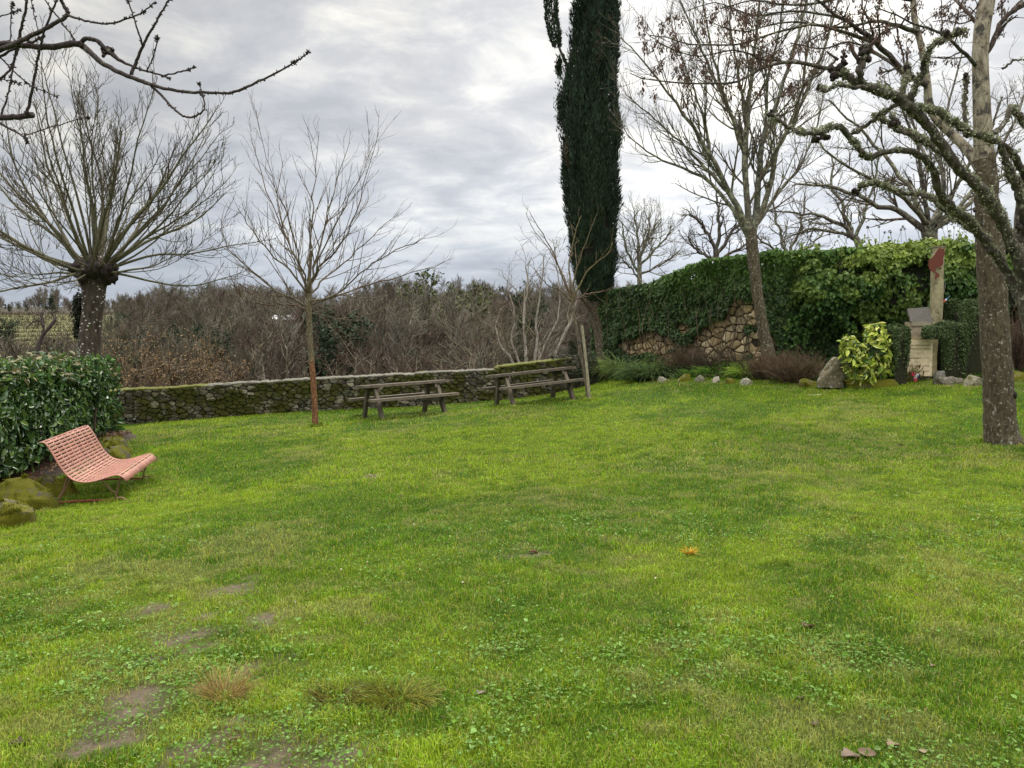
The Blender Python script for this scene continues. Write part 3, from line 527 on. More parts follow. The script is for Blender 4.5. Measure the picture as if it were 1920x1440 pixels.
for p_ in HP: 
    g_ = float(HL(*p_)); hh = float(np.interp(p_[1], [4, 8, 15.6], [1.33, 1.27, 1.12])); i0 = p_-nr2*.28; i1 = p_-nr2*1.4
    V += [(*i0, g_+.35), (*(i0), hh-.15), (*i1, hh-.15), (*i1, g_-.3)]
fs = [(k*4+a, k*4+(a+1) % 4, k*4+4+(a+1) % 4, k*4+4+a) for k in range(3) for a in range(4)]+[(0, 1, 2, 3), (15, 14, 13, 12)]
core.add(V, [np.array(fs)], np.array([.03, .028, .018]))
st = []; 
for k in range(26):
    s1 = rng.random()*3; i1 = int(s1); p_ = HP[i1]*(1-s1+i1)+HP[i1+1]*(s1-i1)-nr2*rng.uniform(.1, .5); g_ = float(HL(*p_)); st.append([(p_[0], p_[1], g_-.05), (p_[0]+.05, p_[1], g_+.3), (p_[0]+rng.normal(0, .1), p_[1]+rng.normal(0, .1), g_+.8)])
core.tubes(resample(np.array(st)[0], 4)[None], np.full((1, 4), .02), 5, np.array([[.06, .045, .03]]))
for s1 in st[1:]: core.tubes(resample(np.array(s1), 4)[None], np.full((1, 4), .022), 5, np.array([[.06, .045, .03]]))
core.build('branches', M_core, t); b.build('foliage', M_laurel, t)
# litter-strewn bed under the hedge
V = []; yy = np.arange(3.5, 16.5, .25)
for y_ in yy:
    xe = np.interp(y_, [3, 8, 15.5, 17], [-5.55, -5.95, -7.75, -8.3])+.12*(vn(y_*1.5, 0, 2)-.5)
    for k in range(7): xx_ = xe-.35*k; V.append((xx_, y_, float(HL(xx_, y_))+(.012+.10*min(k, 2)+.04*vn(xx_*6, y_*6, 2) if k else -.01)))
I = np.arange(len(V)).reshape(-1, 7); tag(MB().add(V, [np.stack([I[:-1, :-1], I[:-1, 1:], I[1:, 1:], I[1:, :-1]], -1).reshape(-1, 4)], np.array([.055, .04, .028])).build('flower_bed_soil', M_soil, None, True), kind='structure')
n = 2200; y_ = rng.uniform(6, 15.5, n); x_ = np.interp(y_, [3, 8, 15.5, 17], [-5.6, -6.0, -7.8, -8.3])-rng.random(n)*1.0; z_ = HL(x_, y_)+.14+.05*rng.random(n); a = rng.uniform(0, 6.28, n)
tag(MB().leaves(np.stack([x_, y_, z_], 1), np.stack([np.cos(a), np.sin(a), rng.normal(0, .3, n)], 1), unit(rng.normal(0, .4, (n, 3))+np.array([0, 0, 1])), rng.uniform(.05, .1, n), .04, jit(n, (.15, .085, .05), .5), 'oval').build('dead_leaves', M_dead), 'brown dead leaves lying in the bed under the laurel hedge', 'leaf litter', kind='stuff')
# mossy edging rocks
for k, (a, b_, d_, dm, lb, rz) in enumerate([(50, 945, 9.1, (1.0, .7, .44), 'large flat topped rock covered in moss behind the near leg of the pink bench', .15), (8, 992, 8.0, (.8, .6, .38), 'mossy rock cut off by the left edge of the picture', .1),
    (105, 925, 9.9, (.75, .6, .42), 'dark rock under the back of the pink bench', .6), (205, 860, 12.2, (.62, .55, .36), 'grey rock with yellow moss just behind the pink bench', .3), (195, 842, 13.2, (.7, .6, .36), 'grey brown rock farther along the hedge foot, behind the one with yellow moss', .1)]):
    p = PX(a, b_, d_); p[2] = HL(p[0], p[1])-.05; ro = rock('edging_rock', p, dm, lb, 'rock', M_rock, (.095, .08, .06), k+1, rz, .22, 'mossy rocks along the hedge foot')
    me_ = ro.data; vv_ = np.array([v.co for v in me_.vertices]); nn_ = np.array([v.normal for v in me_.vertices]); I_ = rng.integers(len(vv_), size=9000); q_ = vv_[I_]+np.array(p)+rng.normal(0, .014, (9000, 3)); up_ = nn_[I_][:, 2]; kq = (up_ > .15+.5*rng.random(9000)) & (fbm(q_[:, 0]*5, q_[:, 1]*5, 3, 3) > .40); m_ = kq.sum()
    MB().leaves(q_[kq], unit(nn_[I_][kq]+rng.normal(0, .6, (m_, 3))), rng.normal(size=(m_, 3)), rng.uniform(.008, .02, m_), .009, np.array([.15, .155, .012])*rng.uniform(.45, 1.35, (m_, 1)), 'dia').build('moss', M_lich, ro)
# ------------------------------------------------------------------ pink bench
bo = np.array([-5.66, 9.0]); bdir = unit(np.array([-.235, .972])); ud = np.array([bdir[1], -bdir[0]]); BL = 1.74
gz0 = float(HL(-5.2, 9.2)); gz1 = float(HL(-5.5, 10.8)); bt = thing('park_bench', (-5.4, 9.9, gz0), 'salmon pink curved bench of slotted metal on thin legs in front of the hedge', 'bench')
def BPt(u, s, w): p = bo+bdir*s+ud*u; return (p[0], p[1], gz0+(gz1-gz0)*s/BL*.5+w)
prof = np.array([(-.005, .785), (.03, .792), (.07, .77), (.12, .685), (.18, .56), (.245, .44), (.32, .345), (.40, .30), (.50, .283), (.62, .30), (.74, .335), (.82, .355), (.865, .352), (.91, .32), (.945, .275)])
pr = resample(prof, 400); dl = np.concatenate([[0], np.cumsum(np.hypot(*np.diff(pr, axis=0).T))]); TL = dl[-1]
cuts = [0, .05]; on = [0]; 
while cuts[-1] < TL-.09: cuts += [cuts[-1]+.015, cuts[-1]+.015+.029]; on += [1, 0]
cuts.append(TL); on.append(0)
lc = [0, .05]; lon = [0]; nS = 8; wl = (BL-.10-.03*(nS-1))/nS
for k in range(nS): lc.append(lc[-1]+wl); lon.append(1); lc.append(lc[-1]+(.03 if k < nS-1 else .05)); lon.append(0)
cu = np.array(cuts); 
sub = []; son = []
for i in range(len(cu)-1): sub.append(cu[i]); son.append(on[i])
sub.append(cu[-1]); U_ = np.interp(sub, dl, pr[:, 0]); W_ = np.interp(sub, dl, pr[:, 1])
V = [BPt(U_[i], l, W_[i]) for i in range(len(sub)) for l in lc]; nl = len(lc); fs = [(i*nl+j, i*nl+j+1, i*nl+nl+j+1, i*nl+nl+j) for i in range(len(sub)-1) for j in range(nl-1) if not (son[i] and lon[j])]
pink = (.37, .165, .12)
seat = MB().add(V, [np.array(fs)], np.array(pink)).build('seat', M_metal, bt, True); md = seat.modifiers.new('thickness', 'SOLIDIFY'); md.thickness = .007; md.offset = 0
def rods(name, paths, r, colr, par, mt=None, k=6):
    b = MB()
    for p in paths: b.tubes(resample(np.array(p), max(6, len(p)*3))[None], np.full((1, max(6, len(p)*3)), r), k, np.array([colr]), True)
    return b.build(name, mt or M_rust, par, True)
for s_ in (.14, BL-.14):
    rods('leg', [[BPt(.27, s_, .40), BPt(.20, s_, .18), BPt(.10, s_, .0)], [BPt(.30, s_, .35), BPt(.24, s_, .22), BPt(.12, s_, .01)]], .012, (.20, .12, .07), bt)
    rods('leg', [[BPt(.62, s_, .29), BPt(.74, s_, .14), BPt(.80, s_, .12)], [BPt(.86, s_, .34), BPt(.80, s_, .13), BPt(.77, s_, .0)]], .012, (.22, .14, .08), bt)
    rods('foot_bar', [[BPt(.08, s_, .02), BPt(.45, s_, .03), BPt(.80, s_, .02)]], .016, (.19, .045, .03), bt)
    rods('foot', [[BPt(.80, s_, .05), BPt(.86, s_, .045), BPt(.90, s_, .01)]], .014, (.33, .2, .12), bt)
rods('cross_bar', [[BPt(.36, .1, .30), BPt(.36, BL-.1, .30)]], .012, (.25, .13, .09), bt)
# ------------------------------------------------------------------ picnic tables
def picnic(cx, cy, ang, label, Ln=2.15, tilt=None):
    z = float(HL(cx, cy)); t = thing('picnic_table', (0, 0, 0), label, 'picnic table', 'picnic tables by the low wall')
    wc = np.array([.15, .122, .09])
    def bx(b, c, d, R=None, tap=1): b.box(c, d, R, wc*rng.uniform(.75, 1.25), tap)
    b = MB()
    for k in range(5): bx(b, (rng.normal(0, .008), (k-2)*.146, .745+rng.normal(0, .003)), (Ln, .138, .058))
    b.build('tabletop', M_wood, t)
    for s in (-1, 1):
        b = MB()
        for k in (0, 1): bx(b, (rng.normal(0, .01), s*(.64+.148*k), .44), (Ln, .142, .058))
        b.build('seat', M_wood, t)
    for e in (-1, 1):
        x = e*(Ln/2-.30)
        for s in (-1, 1):
            b = MB(); p0 = np.array([x, s*.66, -.08]); p1 = np.array([x, s*.22, .71]); dv = unit(p1-p0); sd_ = np.array([1., 0, 0]); nn_ = np.cross(dv, sd_); R = np.stack([sd_, nn_, dv], 1)
            bx(b, (p0+p1)/2, (.075, .135, np.linalg.norm(p1-p0)), R); b.build('leg', M_wood, t)
        b = MB(); bx(b, (x-e*.066, 0, .36), (.055, 1.58, .125)); b.build('seat_beam', M_wood, t)
        b = MB(); bx(b, (x-e*.066, 0, .665), (.055, .70, .10)); b.build('top_beam', M_wood, t)
    # lie on the slope
    c_, s_ = math.cos(ang), math.sin(ang); sl = (float(HL(cx+c_, cy+s_))-float(HL(cx-c_, cy-s_)))/2; sl2 = (float(HL(cx-s_, cy+c_))-float(HL(cx+s_, cy-c_)))/2
    t.location = (cx, cy, z+.02); t.rotation_euler = (math.atan(sl2), -math.atan(sl), ang); return t
picnic(-2.55, 17.9, rad(30), 'weathered wooden picnic table on the left, behind the young tree')
picnic(.55, 18.75, rad(21), 'weathered wooden picnic table on the right, beside the staked sapling')
# ------------------------------------------------------------------ memorial
mp_ = G(1722, 712); D0 = 16.5; mz = 1.67-(712-620)/F*D0
def wx(px, d=D0): return (px-960)/F*d
def wz(py, d=D0): return 1.67+(620-py)/F*d
mt_ = thing('memorial_stone', (wx(1724), D0+.1, mz), 'cream stone memorial with an engraved plaque between the clipped box bushes', 'memorial')
def roughblock(x0, x1, z0, z1, y0, th, col, n=10, amp=.02, seed=1):
    b = MB(); m2 = 12; U2, W2_ = np.meshgrid(np.linspace(0, 1, n), np.linspace(0, 1, m2)); X_ = x0+(x1-x0)*U2; Z_ = z0+(z1-z0)*W2_; Yf = y0-amp*2*(fbm(X_*5, Z_*5, seed, 3)-.5); Xe = X_+amp*(fbm(Z_*6, X_*2, seed+1, 2)-.5)*2; Ze = Z_+amp*(fbm(X_*7, Z_, seed+2, 2)-.5)*2
    V1 = np.stack([Xe, Yf, Ze], -1).reshape(-1, 3); V2 = V1.copy(); V2[:, 1] = y0+th; I = np.arange(n*m2).reshape(m2, n); q = np.stack([I[:-1, :-1], I[:-1, 1:], I[1:, 1:], I[1:, :-1]], -1).reshape(-1, 4); o = n*m2
    rim = list(I[0])+list(I[1:, -1])+list(I[-1, -2::-1])+list(I[-2:0:-1, 0]); r2 = rim[1:]+rim[:1]; sd_ = np.array([(a+o, c+o, c, a) for a, c in zip(rim, r2)])
    b.add(np.concatenate([V1, V2]), [q, (q+o)[:, ::-1], sd_], np.array(col)); return b
yF = D0-.05
roughblock(wx(1694), wx(1758), wz(722), wz(634), yF+.06, .34, (.36, .30, .17)).build('stele', m_col('stele_stone', .9, 10, .4, .6, moss=(.10, .10, .03), mossamt=.58, msc=4), mt_)
roughblock(wx(1704), wx(1745), wz(634), wz(610), yF+.10, .28, (.33, .27, .19), seed=3).build('upper_stone', M_mono, mt_)
roughblock(wx(1708), wx(1746), wz(612), wz(604), yF+.08, .30, (.30, .26, .18), seed=4).build('ledge', M_mono, mt_)
pq = roughblock(wx(1697.5), wx(1746), wz(705), wz(637), yF, .055, (.74, .61, .41), n=4, amp=.002).build('plaque', M_mono, mt_)
def text(body, px, py, size, par, name='inscription', al='CENTER', col=(.20, .14, .08)):
    cu_ = bpy.data.curves.new(name, 'FONT'); cu_.body = body; cu_.size = size; cu_.align_x = al; cu_.extrude = .0015; ob = bpy.data.objects.new(name, cu_); COL.objects.link(ob); bpy.context.view_layer.update()
    me = bpy.data.meshes.new_from_object(ob.evaluated_get(bpy.context.evaluated_depsgraph_get())); bpy.data.objects.remove(ob)
    V = np.array([v.co for v in me.vertices]); V = np.stack([V[:, 0], -V[:, 2], V[:, 1]], 1)+np.array([wx(px), yF-.004, wz(py)])-np.array(mt_.location)
    me.vertices.foreach_set('co', V.astype(np.float32).ravel()); at = me.color_attributes.new('Col', 'FLOAT_COLOR', 'POINT'); at.data.foreach_set('color', np.tile([*col, 1], len(V)).astype(np.float32)); me.materials.clear(); me.materials.append(M_paint)
    o = bpy.data.objects.new(name, me); COL.objects.link(o); o.parent = par; o.matrix_parent_inverse.identity(); return o
for tx, px_c, py_c, sz, al in [('AUX CASTELMORONAIS', 1722, 648.5, .040, 'CENTER'), ('MORTS POUR LA FRANCE', 1722, 655, .040, 'CENTER'), ('_______', 1721, 661.5, .05, 'CENTER'), ('Jean  VIGNEAUD    9. 11. 14', 1721, 672, .036, 'CENTER'), ('_______', 1721, 678, .05, 'CENTER'), ('Roger  SOULARD    8. 10. 40', 1721, 686.5, .036, 'CENTER'), ('Pierre  DULAC    23. 6. 44', 1724, 697, .036, 'CENTER')]:
    text(tx, px_c, py_c, sz, pq, al=al)
# tilted slab on top
b = MB(); c0 = [(wx(1713), wz(578)), (wx(1754), wz(575)), (wx(1749), wz(606)), (wx(1707), wz(603))]; yb, yf_ = D0+.34, D0+.04
top4 = np.array([(c0[0][0], yb, c0[0][1]), (c0[1][0], yb, c0[1][1]), (c0[2][0], yf_, c0[2][1]), (c0[3][0], yf_, c0[3][1])]); nrm_ = unit(np.cross(top4[3]-top4[0], top4[1]-top4[0])); nrm_ = nrm_ if nrm_[2] > 0 else -nrm_; bot4 = top4-nrm_*.045
b.add(np.concatenate([top4, bot4]), [np.array([(3, 2, 1, 0), (4, 5, 6, 7), (0, 1, 5, 4), (1, 2, 6, 5), (2, 3, 7, 6), (3, 0, 4, 7)])], np.array([.105, .095, .08]))
lt = thing('lectern_slab', (wx(1730), D0+.2, wz(606)), 'grey weathered slab lying tilted on top of the memorial stone', 'stone slab'); b.build('slab', M_slab, lt)
# square column with a rusty silhouette
Dc = 17.0; ct = thing('stone_column', (wx(1752, Dc), Dc, wz(700, Dc)), 'tall cream stone column rising behind the memorial in front of the ivy', 'column')
b = MB(); zs_ = np.linspace(wz(705, Dc), wz(466, Dc), 14); V = []
ring = [(-1, -.8), (-.8, -1), (.8, -1), (1, -.8), (1, .8), (.8, 1), (-.8, 1), (-1, .8)]
for k, z in enumerate(zs_):
    hw = np.interp(z, [zs_[0], zs_[-1]], [.112, .098]); cx_ = wx(1751.5, Dc)+.01*math.sin(k)
    for a, c in ring: V.append((cx_+a*hw*(1+.02*math.sin(k*2.1+a)), Dc+c*hw, z))
fs = [(k*8+j, k*8+(j+1) % 8, k*8+8+(j+1) % 8, k*8+8+j) for k in range(13) for j in range(8)]
b.add(V, [np.array(fs), np.array([list(range(104, 112))])], np.array([.38, .33, .20])); b.build('shaft', m_col('column_stone', .9, 6, .45, .5, moss=(.20, .19, .10), mossamt=.55, msc=4), ct)
b = MB(); b.box((wx(1751.5, Dc), Dc, zs_[-1]+.011), (.22, .22, .02), None, (.3, .27, .2)); b.build('cap', M_slab, ct)
sil = np.array([(595, 265), (612, 262), (613, 205), (622, 205), (625, 262), (688, 268), (697, 232), (704, 236), (700, 290), (706, 330), (716, 350), (692, 400), (686, 450), (692, 500), (688, 540), (660, 572), (600, 600), (552, 600), (562, 640), (556, 684), (600, 692), (642, 752), (596, 778), (558, 815), (546, 800), (552, 760), (566, 710), (520, 690), (468, 655), (432, 600), (425, 540), (432, 492), (400, 470), (445, 462), (484, 430), (528, 372), (556, 320)], float)
sp = [PX(1690+a/9.6, 440+c/9.6, Dc-.16) for a, c in sil]; V = np.array(sp); V[:, 1] = Dc-.16; V2 = V.copy(); V2[:, 1] += .008; n = len(V)
st_ = thing('steel_silhouette', (wx(1751, Dc), Dc-.16, wz(500, Dc)), 'rust red steel cut-out figure fixed to the top of the stone column', 'sculpture')
MB().add(np.concatenate([V, V2]), [np.arange(n)[None, ::-1], (np.arange(n)+n)[None], np.array([(j, (j+1) % n, (j+1) % n+n, j+n) for j in range(n)])], np.array([.16, .045, .03])).build('figure', M_rust, st_)
b = MB()
for zz_ in (480, 505): b.tubes(np.array([[(wx(1751, Dc), Dc-.16, wz(zz_, Dc)), (wx(1751, Dc), Dc-.10, wz(zz_, Dc))]]), np.full((1, 2), .012), 6, np.array([[.1, .04, .03]]))
b.build('bracket', M_rust, st_)
# tricolour rosette hung by the column
rt_ = thing('tricolour_rosette', (wx(1759, Dc), Dc-.2, wz(563, Dc)), 'small blue white and red badge hanging against the column', 'rosette')
for k, (c, dx) in enumerate([((.5, .05, .03), -.05), ((.75, .75, .75), -.02), ((.03, .07, .3), .01), ((.04, .12, .07), .05)]):
    p = np.array([wx(1759, Dc)+dx, Dc-.2, wz(564, Dc)+dx*.9]); MB().leaves(p[None], np.array([[.55, 0, .8]]), np.array([[0, -1., .1]]), .085, .038, np.array([c]), 'oval').build('petal', M_paint, rt_)
MB().tubes(resample(np.array([PX(1766, 560, 16.8), PX(1771, 545, 16.8), PX(1772, 530, 17.0)]), 6)[None], np.full((1, 6), .004), 4, np.array([[.2, .2, .15]])).build('wire', M_rust, rt_)
# flowers and ribbon at the foot
fp = G(1700, 716); ft = thing('memorial_flowers', fp, 'dry bouquet with a red white and blue ribbon at the foot of the memorial', 'bouquet')
n = 90; a = rng.uniform(0, 6.28, n); d_ = unit(np.stack([np.cos(a)*.9, np.sin(a)*.5, rng.uniform(.3, 1.4, n)], 1)); L = rng.uniform(.2, .5, n); P = np.stack([fp+np.array([rng.normal(0, .04), rng.normal(0, .03), 0]) for _ in range(n)])
ends = P+d_*L[:, None]; b = MB().tubes(np.stack([P, (P+ends)/2+np.array([0, 0, .02]), ends], 1), np.full((n, 3), .003), 3, jit(n, (.16, .15, .05)))
b.build('stems', M_twig, ft); k = rng.integers(n, size=230); q_ = P[k]+d_[k]*(L[k]*rng.uniform(.4, 1, 230))[:, None]
MB().leaves(q_, unit(d_[k]+rng.normal(0, .5, (230, 3))), rng.normal(size=(230, 3)), rng.uniform(.04, .09, 230), .03, np.where(rng.random((230, 1)) < .4, np.array([[.40, .34, .18]]), np.array([[.12, .055, .03]]))*rng.uniform(.6, 1.2, (230, 1)), 'oval').build('leaves', M_dead, ft)
for dx, dz, c, nm in [(-.02, .17, (.62, .05, .10), 'ribbon'), (.03, .10, (.75, .6, .62), 'ribbon'), (.065, .15, (.75, .75, .78), 'ribbon'), (.10, .12, (.02, .02, .05), 'ribbon'), (.03, .05, (.62, .06, .12), 'ribbon')]:
    V = []
    for j in range(8): tt = j/7*4.5; V += [(fp[0]+.03+dx+.035*math.cos(tt), fp[1]-.22, fp[2]+dz+.04*math.sin(tt)), (fp[0]+.03+dx+.035*math.cos(tt)+.01, fp[1]-.18, fp[2]+dz+.04*math.sin(tt))]
    V2 = [(x+.0, y-.02, z+.02*math.cos(i)) for i, (x, y, z) in enumerate(V)]; MB().add(V2, [np.array([(2*j, 2*j+1, 2*j+3, 2*j+2) for j in range(7)])], np.array(c)).build(nm, M_paint, ft)
    MB().leaves(np.array([[fp[0]+.03+dx, fp[1]-.22, fp[2]+dz-.03]]), np.array([[.3, -.1, 1.]]), np.array([[0, -1., .2]]), .075, .06, np.array([c]), 'round').build(nm, M_paint, ft)
# clipped box around it
bxc = [(.08, .125, .04), (.065, .10, .034), (.13, .175, .07), (.05, .075, .026)]
def pbase(px, d): return np.array([wx(px, d), d, float(HL(wx(px, d), d))-.02])
bush('box_bush', pbase(1681, 16.3), (.34, .5, 1.26), 6300, .045, bxc, 'narrow clipped box bush hugging the left side of the memorial', 'box bush', M_box, pw=.3, lump=.06, lf=5, seed=1)
bush('box_bush', pbase(1780, 16.6), (.52, .6, 1.22), 9000, .045, bxc, 'rounded clipped box bush hugging the right side of the memorial', 'box bush', M_box, pw=.4, lump=.07, lf=4, seed=2)
bush('box_hedge', pbase(1826, 16.9), (.98, .8, 1.68), 12000, .045, bxc, 'taller square cut box hedge left of the big trunk', 'box hedge', M_box, pw=.22, lump=.04, lf=4, seed=3)
b_ = pbase(1722, 16.3)
bush('box_sprig', np.array([wx(1750, 16.2), 16.25, wz(634, 16.2)]), (.38, .3, .27), 1650, .045, bxc, 'tuft of box leaning over the top right of the plaque', 'box bush', M_box, pw=.6, lump=.1, lf=5, seed=4)
# variegated shrub
vt = thing('variegated_shrub', pbase(1622, 16.2), 'bright yellow variegated shrub between the standing stone and the memorial', 'shrub'); b = MB(); core = MB()
vc = pbase(1625, 16.2)+np.array([0, 0, .5])
for k, (a_, b__, w_, h_) in enumerate([(1603, 655, .46, .30), (1640, 640, .60, .46), (1657, 668, .40, .34), (1618, 678, .42, .26), (1662, 640, .34, .30), (1640, 615, .34, .24), (1592, 638, .30, .18)]):
    c_ = PX(a_, b__, 16.15+.08*(k % 3)); c_[2] -= h_*.6; leafmass(b, core, c_, (w_, w_, h_*1.1), 210, .15, [(.50, .54, .09), (.40, .48, .06), (.55, .56, .17), (.24, .34, .05), (.09, .17, .03)], pw=.9, lump=.3, lf=3.5, wr=.36, seed=6+k, ccol=(.03, .05, .015), inner=.75, open_bottom=False)
core.build('branches', M_core, vt); b.build('foliage', M_laurel, vt)
b = MB()
for k in range(9): b.tubes(resample(np.array([pbase(1630, 16.3)+np.array([rng.normal(0, .08), rng.normal(0, .06), 0]), vc+np.array([rng.normal(0, .25), rng.normal(0, .2), .05])]), 5)[None], np.full((1, 5), .012), 5, np.array([[.07, .06, .03]]))
b.build('stems', M_twig, vt)
# standing stone, kerb stones and rockery
def placed(px, py, d): p = PX(px, py, d); p[2] = HL(p[0], p[1])-.04; return p
p = placed(1562, 722, 16.4); b = MB(); n = 16; V = []
zl = np.linspace(0, 1, 10); pxl = [(1539, 1587, 727), (1538, 1588, 716), (1539, 1588, 709), (1542, 1587, 702), (1549, 1586, 694), (1553, 1585, 687), (1557, 1585, 680), (1561, 1585, 674), (1565, 1582, 671), (1569, 1579, 670)]
pxa = np.array(pxl, float); NR = 30; n = 40; kk = np.linspace(0, 9, NR)
for k in kk:
    xa, xb_, yy_ = [np.interp(k, np.arange(10), pxa[:, i]) for i in range(3)]
    for j in range(n):
        a = 2*math.pi*j/n; hw = wx(xb_, 16.4)-wx(xa, 16.4); cxx = (wx(xb_, 16.4)+wx(xa, 16.4))/2; nz = 1+.30*(float(fbm(math.cos(a)*1.6+5, k*.55+math.sin(a)*1.5, 3, 4))-.5)*2
        V.append((cxx+math.copysign(abs(math.cos(a))**.7, math.cos(a))*hw/2*nz, 16.5+math.copysign(abs(math.sin(a))**.7, math.sin(a))*.19*nz*(1-.5*k/10), wz(yy_, 16.4)+.05*(float(fbm(a*1.5, k, 5, 3))-.5)))
fs = [(k*n+j, k*n+(j+1) % n, k*n+n+(j+1) % n, k*n+n+j) for k in range(NR-1) for j in range(n)]
tag(MB().add(V, [np.array(fs), np.arange(n)[None]+(NR-1)*n], np.array([.17, .145, .09])).build('standing_stone', M_menhir, None, True), 'upright grey lichened boulder at the edge of the flower bed', 'boulder')
for k, (a, b_, dd, dm, lb, mt2, cl_) in enumerate([
 (1640, 722, 16.2, (1.25, .4, .20), 'long low kerb stone covered in moss between the boulder and the memorial', M_rock, (.12, .12, .06)),
 (1184, 702, 21.5, (.42, .3, .24), 'bright yellowish wedge shaped rock among the grasses at the left end of the bed', M_mono, (.52, .42, .22)),
 (1246, 716, 19.6, (.34, .3, .17), 'flat pale rock at the bed edge, first right of the drooping grass', M_rock2, (.26, .24, .17)),
 (1282, 716, 19.2, (.36, .3, .24), 'mossy yellow topped rock in the bed edge', M_rock, (.26, .24, .15)),
 (1313, 719, 18.9, (.38, .3, .22), 'dark weedy rock in the middle of the bed edge', M_rock2, (.16, .15, .10)),
 (1342, 719, 18.5, (.26, .22, .17), 'small white rock alone in the bed edge', M_rock2, (.36, .33, .26)),
 (1370, 720, 18.2, (.34, .26, .16), 'low green rock next to the large whitish one', M_rock, (.18, .17, .09)),
 (1398, 724, 17.9, (.40, .32, .20), 'large whitish rough rock at the bed edge below the brown shrubs', M_rock2, (.29, .27, .21)),
 (1497, 738, 16.9, (.14, .1, .05), 'little pale stone lying in the grass below the brown shrubs', M_mono, (.45, .42, .33)),
 (1520, 716, 17.0, (.5, .35, .22), 'rounded mossy rock left of the upright boulder', M_rock, (.16, .15, .09)),
 (1540, 733, 16.0, (.7, .16, .04), 'thin flat slab flush with the grass in front of the upright boulder', M_rock2, (.32, .29, .2)),
 (1775, 728, 15.9, (.62, .35, .24), 'dark flat kerb stone just right of the memorial', M_rock2, (.16, .145, .11)),
 (1828, 735, 15.6, (.62, .35, .22), 'rounded kerb stone left of the foot of the big trunk', M_rock2, (.20, .18, .12)),
 (1762, 712, 16.4, (.30, .3, .30), 'grey rough rock tucked against the right side of the memorial', M_menhir, (.2, .19, .16)),
 (1905, 722, 15.9, (.7, .4, .24), 'mossy kerb stone right of the big trunk', M_rock, (.16, .16, .07))]):
    rock('rock', placed(a, b_, dd), dm, lb, 'rock', mt2, cl_, k+10, rng.uniform(-.3, .3), .3, 'rocks edging the flower bed')
# bed of low greenery below the wall
n = 9000; x_ = rng.uniform(3.0, 12.5, n); yw = np.interp(x_, [2.7, 6.4, 12, 24], [24.3, 20.0, 18.3, 15.5]); ye = np.interp(x_, [2.7, 5, 6.5, 8, 12.5], [21.6, 19, 17.6, 16.6, 15.9]); y_ = ye+(yw-ye)*rng.random(n)**1.3
a = rng.uniform(0, 6.28, n); pz = HL(x_, y_)+.02+.1*rng.random(n)*sst(y_-ye, 0, .8)
tag(MB().leaves(np.stack([x_, y_, pz], 1), unit(np.stack([np.cos(a), np.sin(a), rng.uniform(.1, 1.4, n)], 1)), rng.normal(size=(n, 3))+np.array([0, 0, 1.2]), rng.uniform(.05, .15, n), rng.uniform(.012, .05, n), np.where(rng.random((n, 1)) < .6, np.array([[.09, .17, .025]]), np.array([[.11, .10, .05]]))*rng.uniform(.5, 1.3, (n, 1)), 'oval').build('ground_cover', M_weed), 'rough grass and low ground cover in the bed below the ivy wall', 'ground cover', kind='stuff')
for k, (a, b_, dd, nn_, ln_, sprd, cl_, lb) in enumerate([
 (1175, 694, 22.3, 1500, .95, 1.1, (.20, .27, .08), 'arching pale green grass clump at the foot of the cypress'),
 (1225, 704, 20.6, 1500, .8, 1.1, (.09, .14, .045), 'dark green trailing shrub right of the yellowish wedge rock'),
 (1252, 700, 20.4, 900, .65, .8, (.10, .15, .045), 'smaller dark green drooping clump beside the trailing shrub'),
 (1345, 690, 19.6, 700, .45, .8, (.11, .20, .03), 'fresh green grass clump below the exposed stones'),
 (1405, 695, 18.8, 800, .5, .6, (.20, .30, .04), 'light green strappy clump left of the leaning trunk foot'),
 (1312, 700, 19.8, 500, .35, .7, (.10, .19, .025), 'low bright grass clump behind the mossy yellow topped rock')]):
    tuft('grass_clump', placed(a, b_, dd), nn_//2, ln_, sprd, cl_, lb, 'grass clump', .028, 1.2, M_weed)
def twigshrub(name, loc, n, h, w_, col, label, dens=6, cat='shrub'):
    a = rng.uniform(0, 6.28, n); d_ = unit(np.stack([np.cos(a)*w_/h*rng.random(n)*1.2, np.sin(a)*.6*w_/h*rng.random(n)*1.2, np.ones(n)], 1)); L = rng.uniform(.6, 1, n)*h
    P = [np.tile(loc, (n, 1))+np.stack([np.cos(a)*w_*.18*rng.random(n), np.sin(a)*w_*.12*rng.random(n), 0*a], 1)]
    for j in range(4): d_ = unit(d_+rng.normal(0, .13, d_.shape)); P.append(P[-1]+d_*(L/4)[:, None])
    P = np.stack(P, 1); R = np.linspace(.008, .003, 5)[None]*np.ones((n, 1)); b = MB().tubes(P, R, 3, jit(n, col, .6)); P2, R2 = grow(P, R, dens, .25, 1, (20, 60), (.12*h, .35*h), 4, .2, .2, .6, .0022); b.tubes(P2, R2, 3, jit(len(P2), col, .45))
    P3, R3 = grow(P2, R2, 3, .3, 1, (20, 60), (.05*h, .16*h), 3, .2, .2, .8, .002); b.tubes(P3, R3, 3, jit(len(P3), col, .45))
    t = thing(name, loc, label, cat); b.build('branches', M_twig, t); return t
twigshrub('bare_shrub', placed(1278, 697, 20.4), 130, .85, .9, (.125, .082, .05), 'reddish brown bare twiggy shrub against the exposed stones', 6)
twigshrub('bare_shrub', placed(1318, 690, 20.0), 90, .8, .8, (.10, .075, .05), 'thin brown bare shrub right of the reddish one', 5)
twigshrub('bare_shrub', placed(1442, 712, 18.2), 170, .75, 1.0, (.125, .082, .05), 'brown heather like shrub at the foot of the leaning tree', 6)
twigshrub('bare_shrub', placed(1490, 710, 17.6), 200, .85, 1.3, (.125, .082, .05), 'wide tangled brown shrub left of the upright boulder', 6)
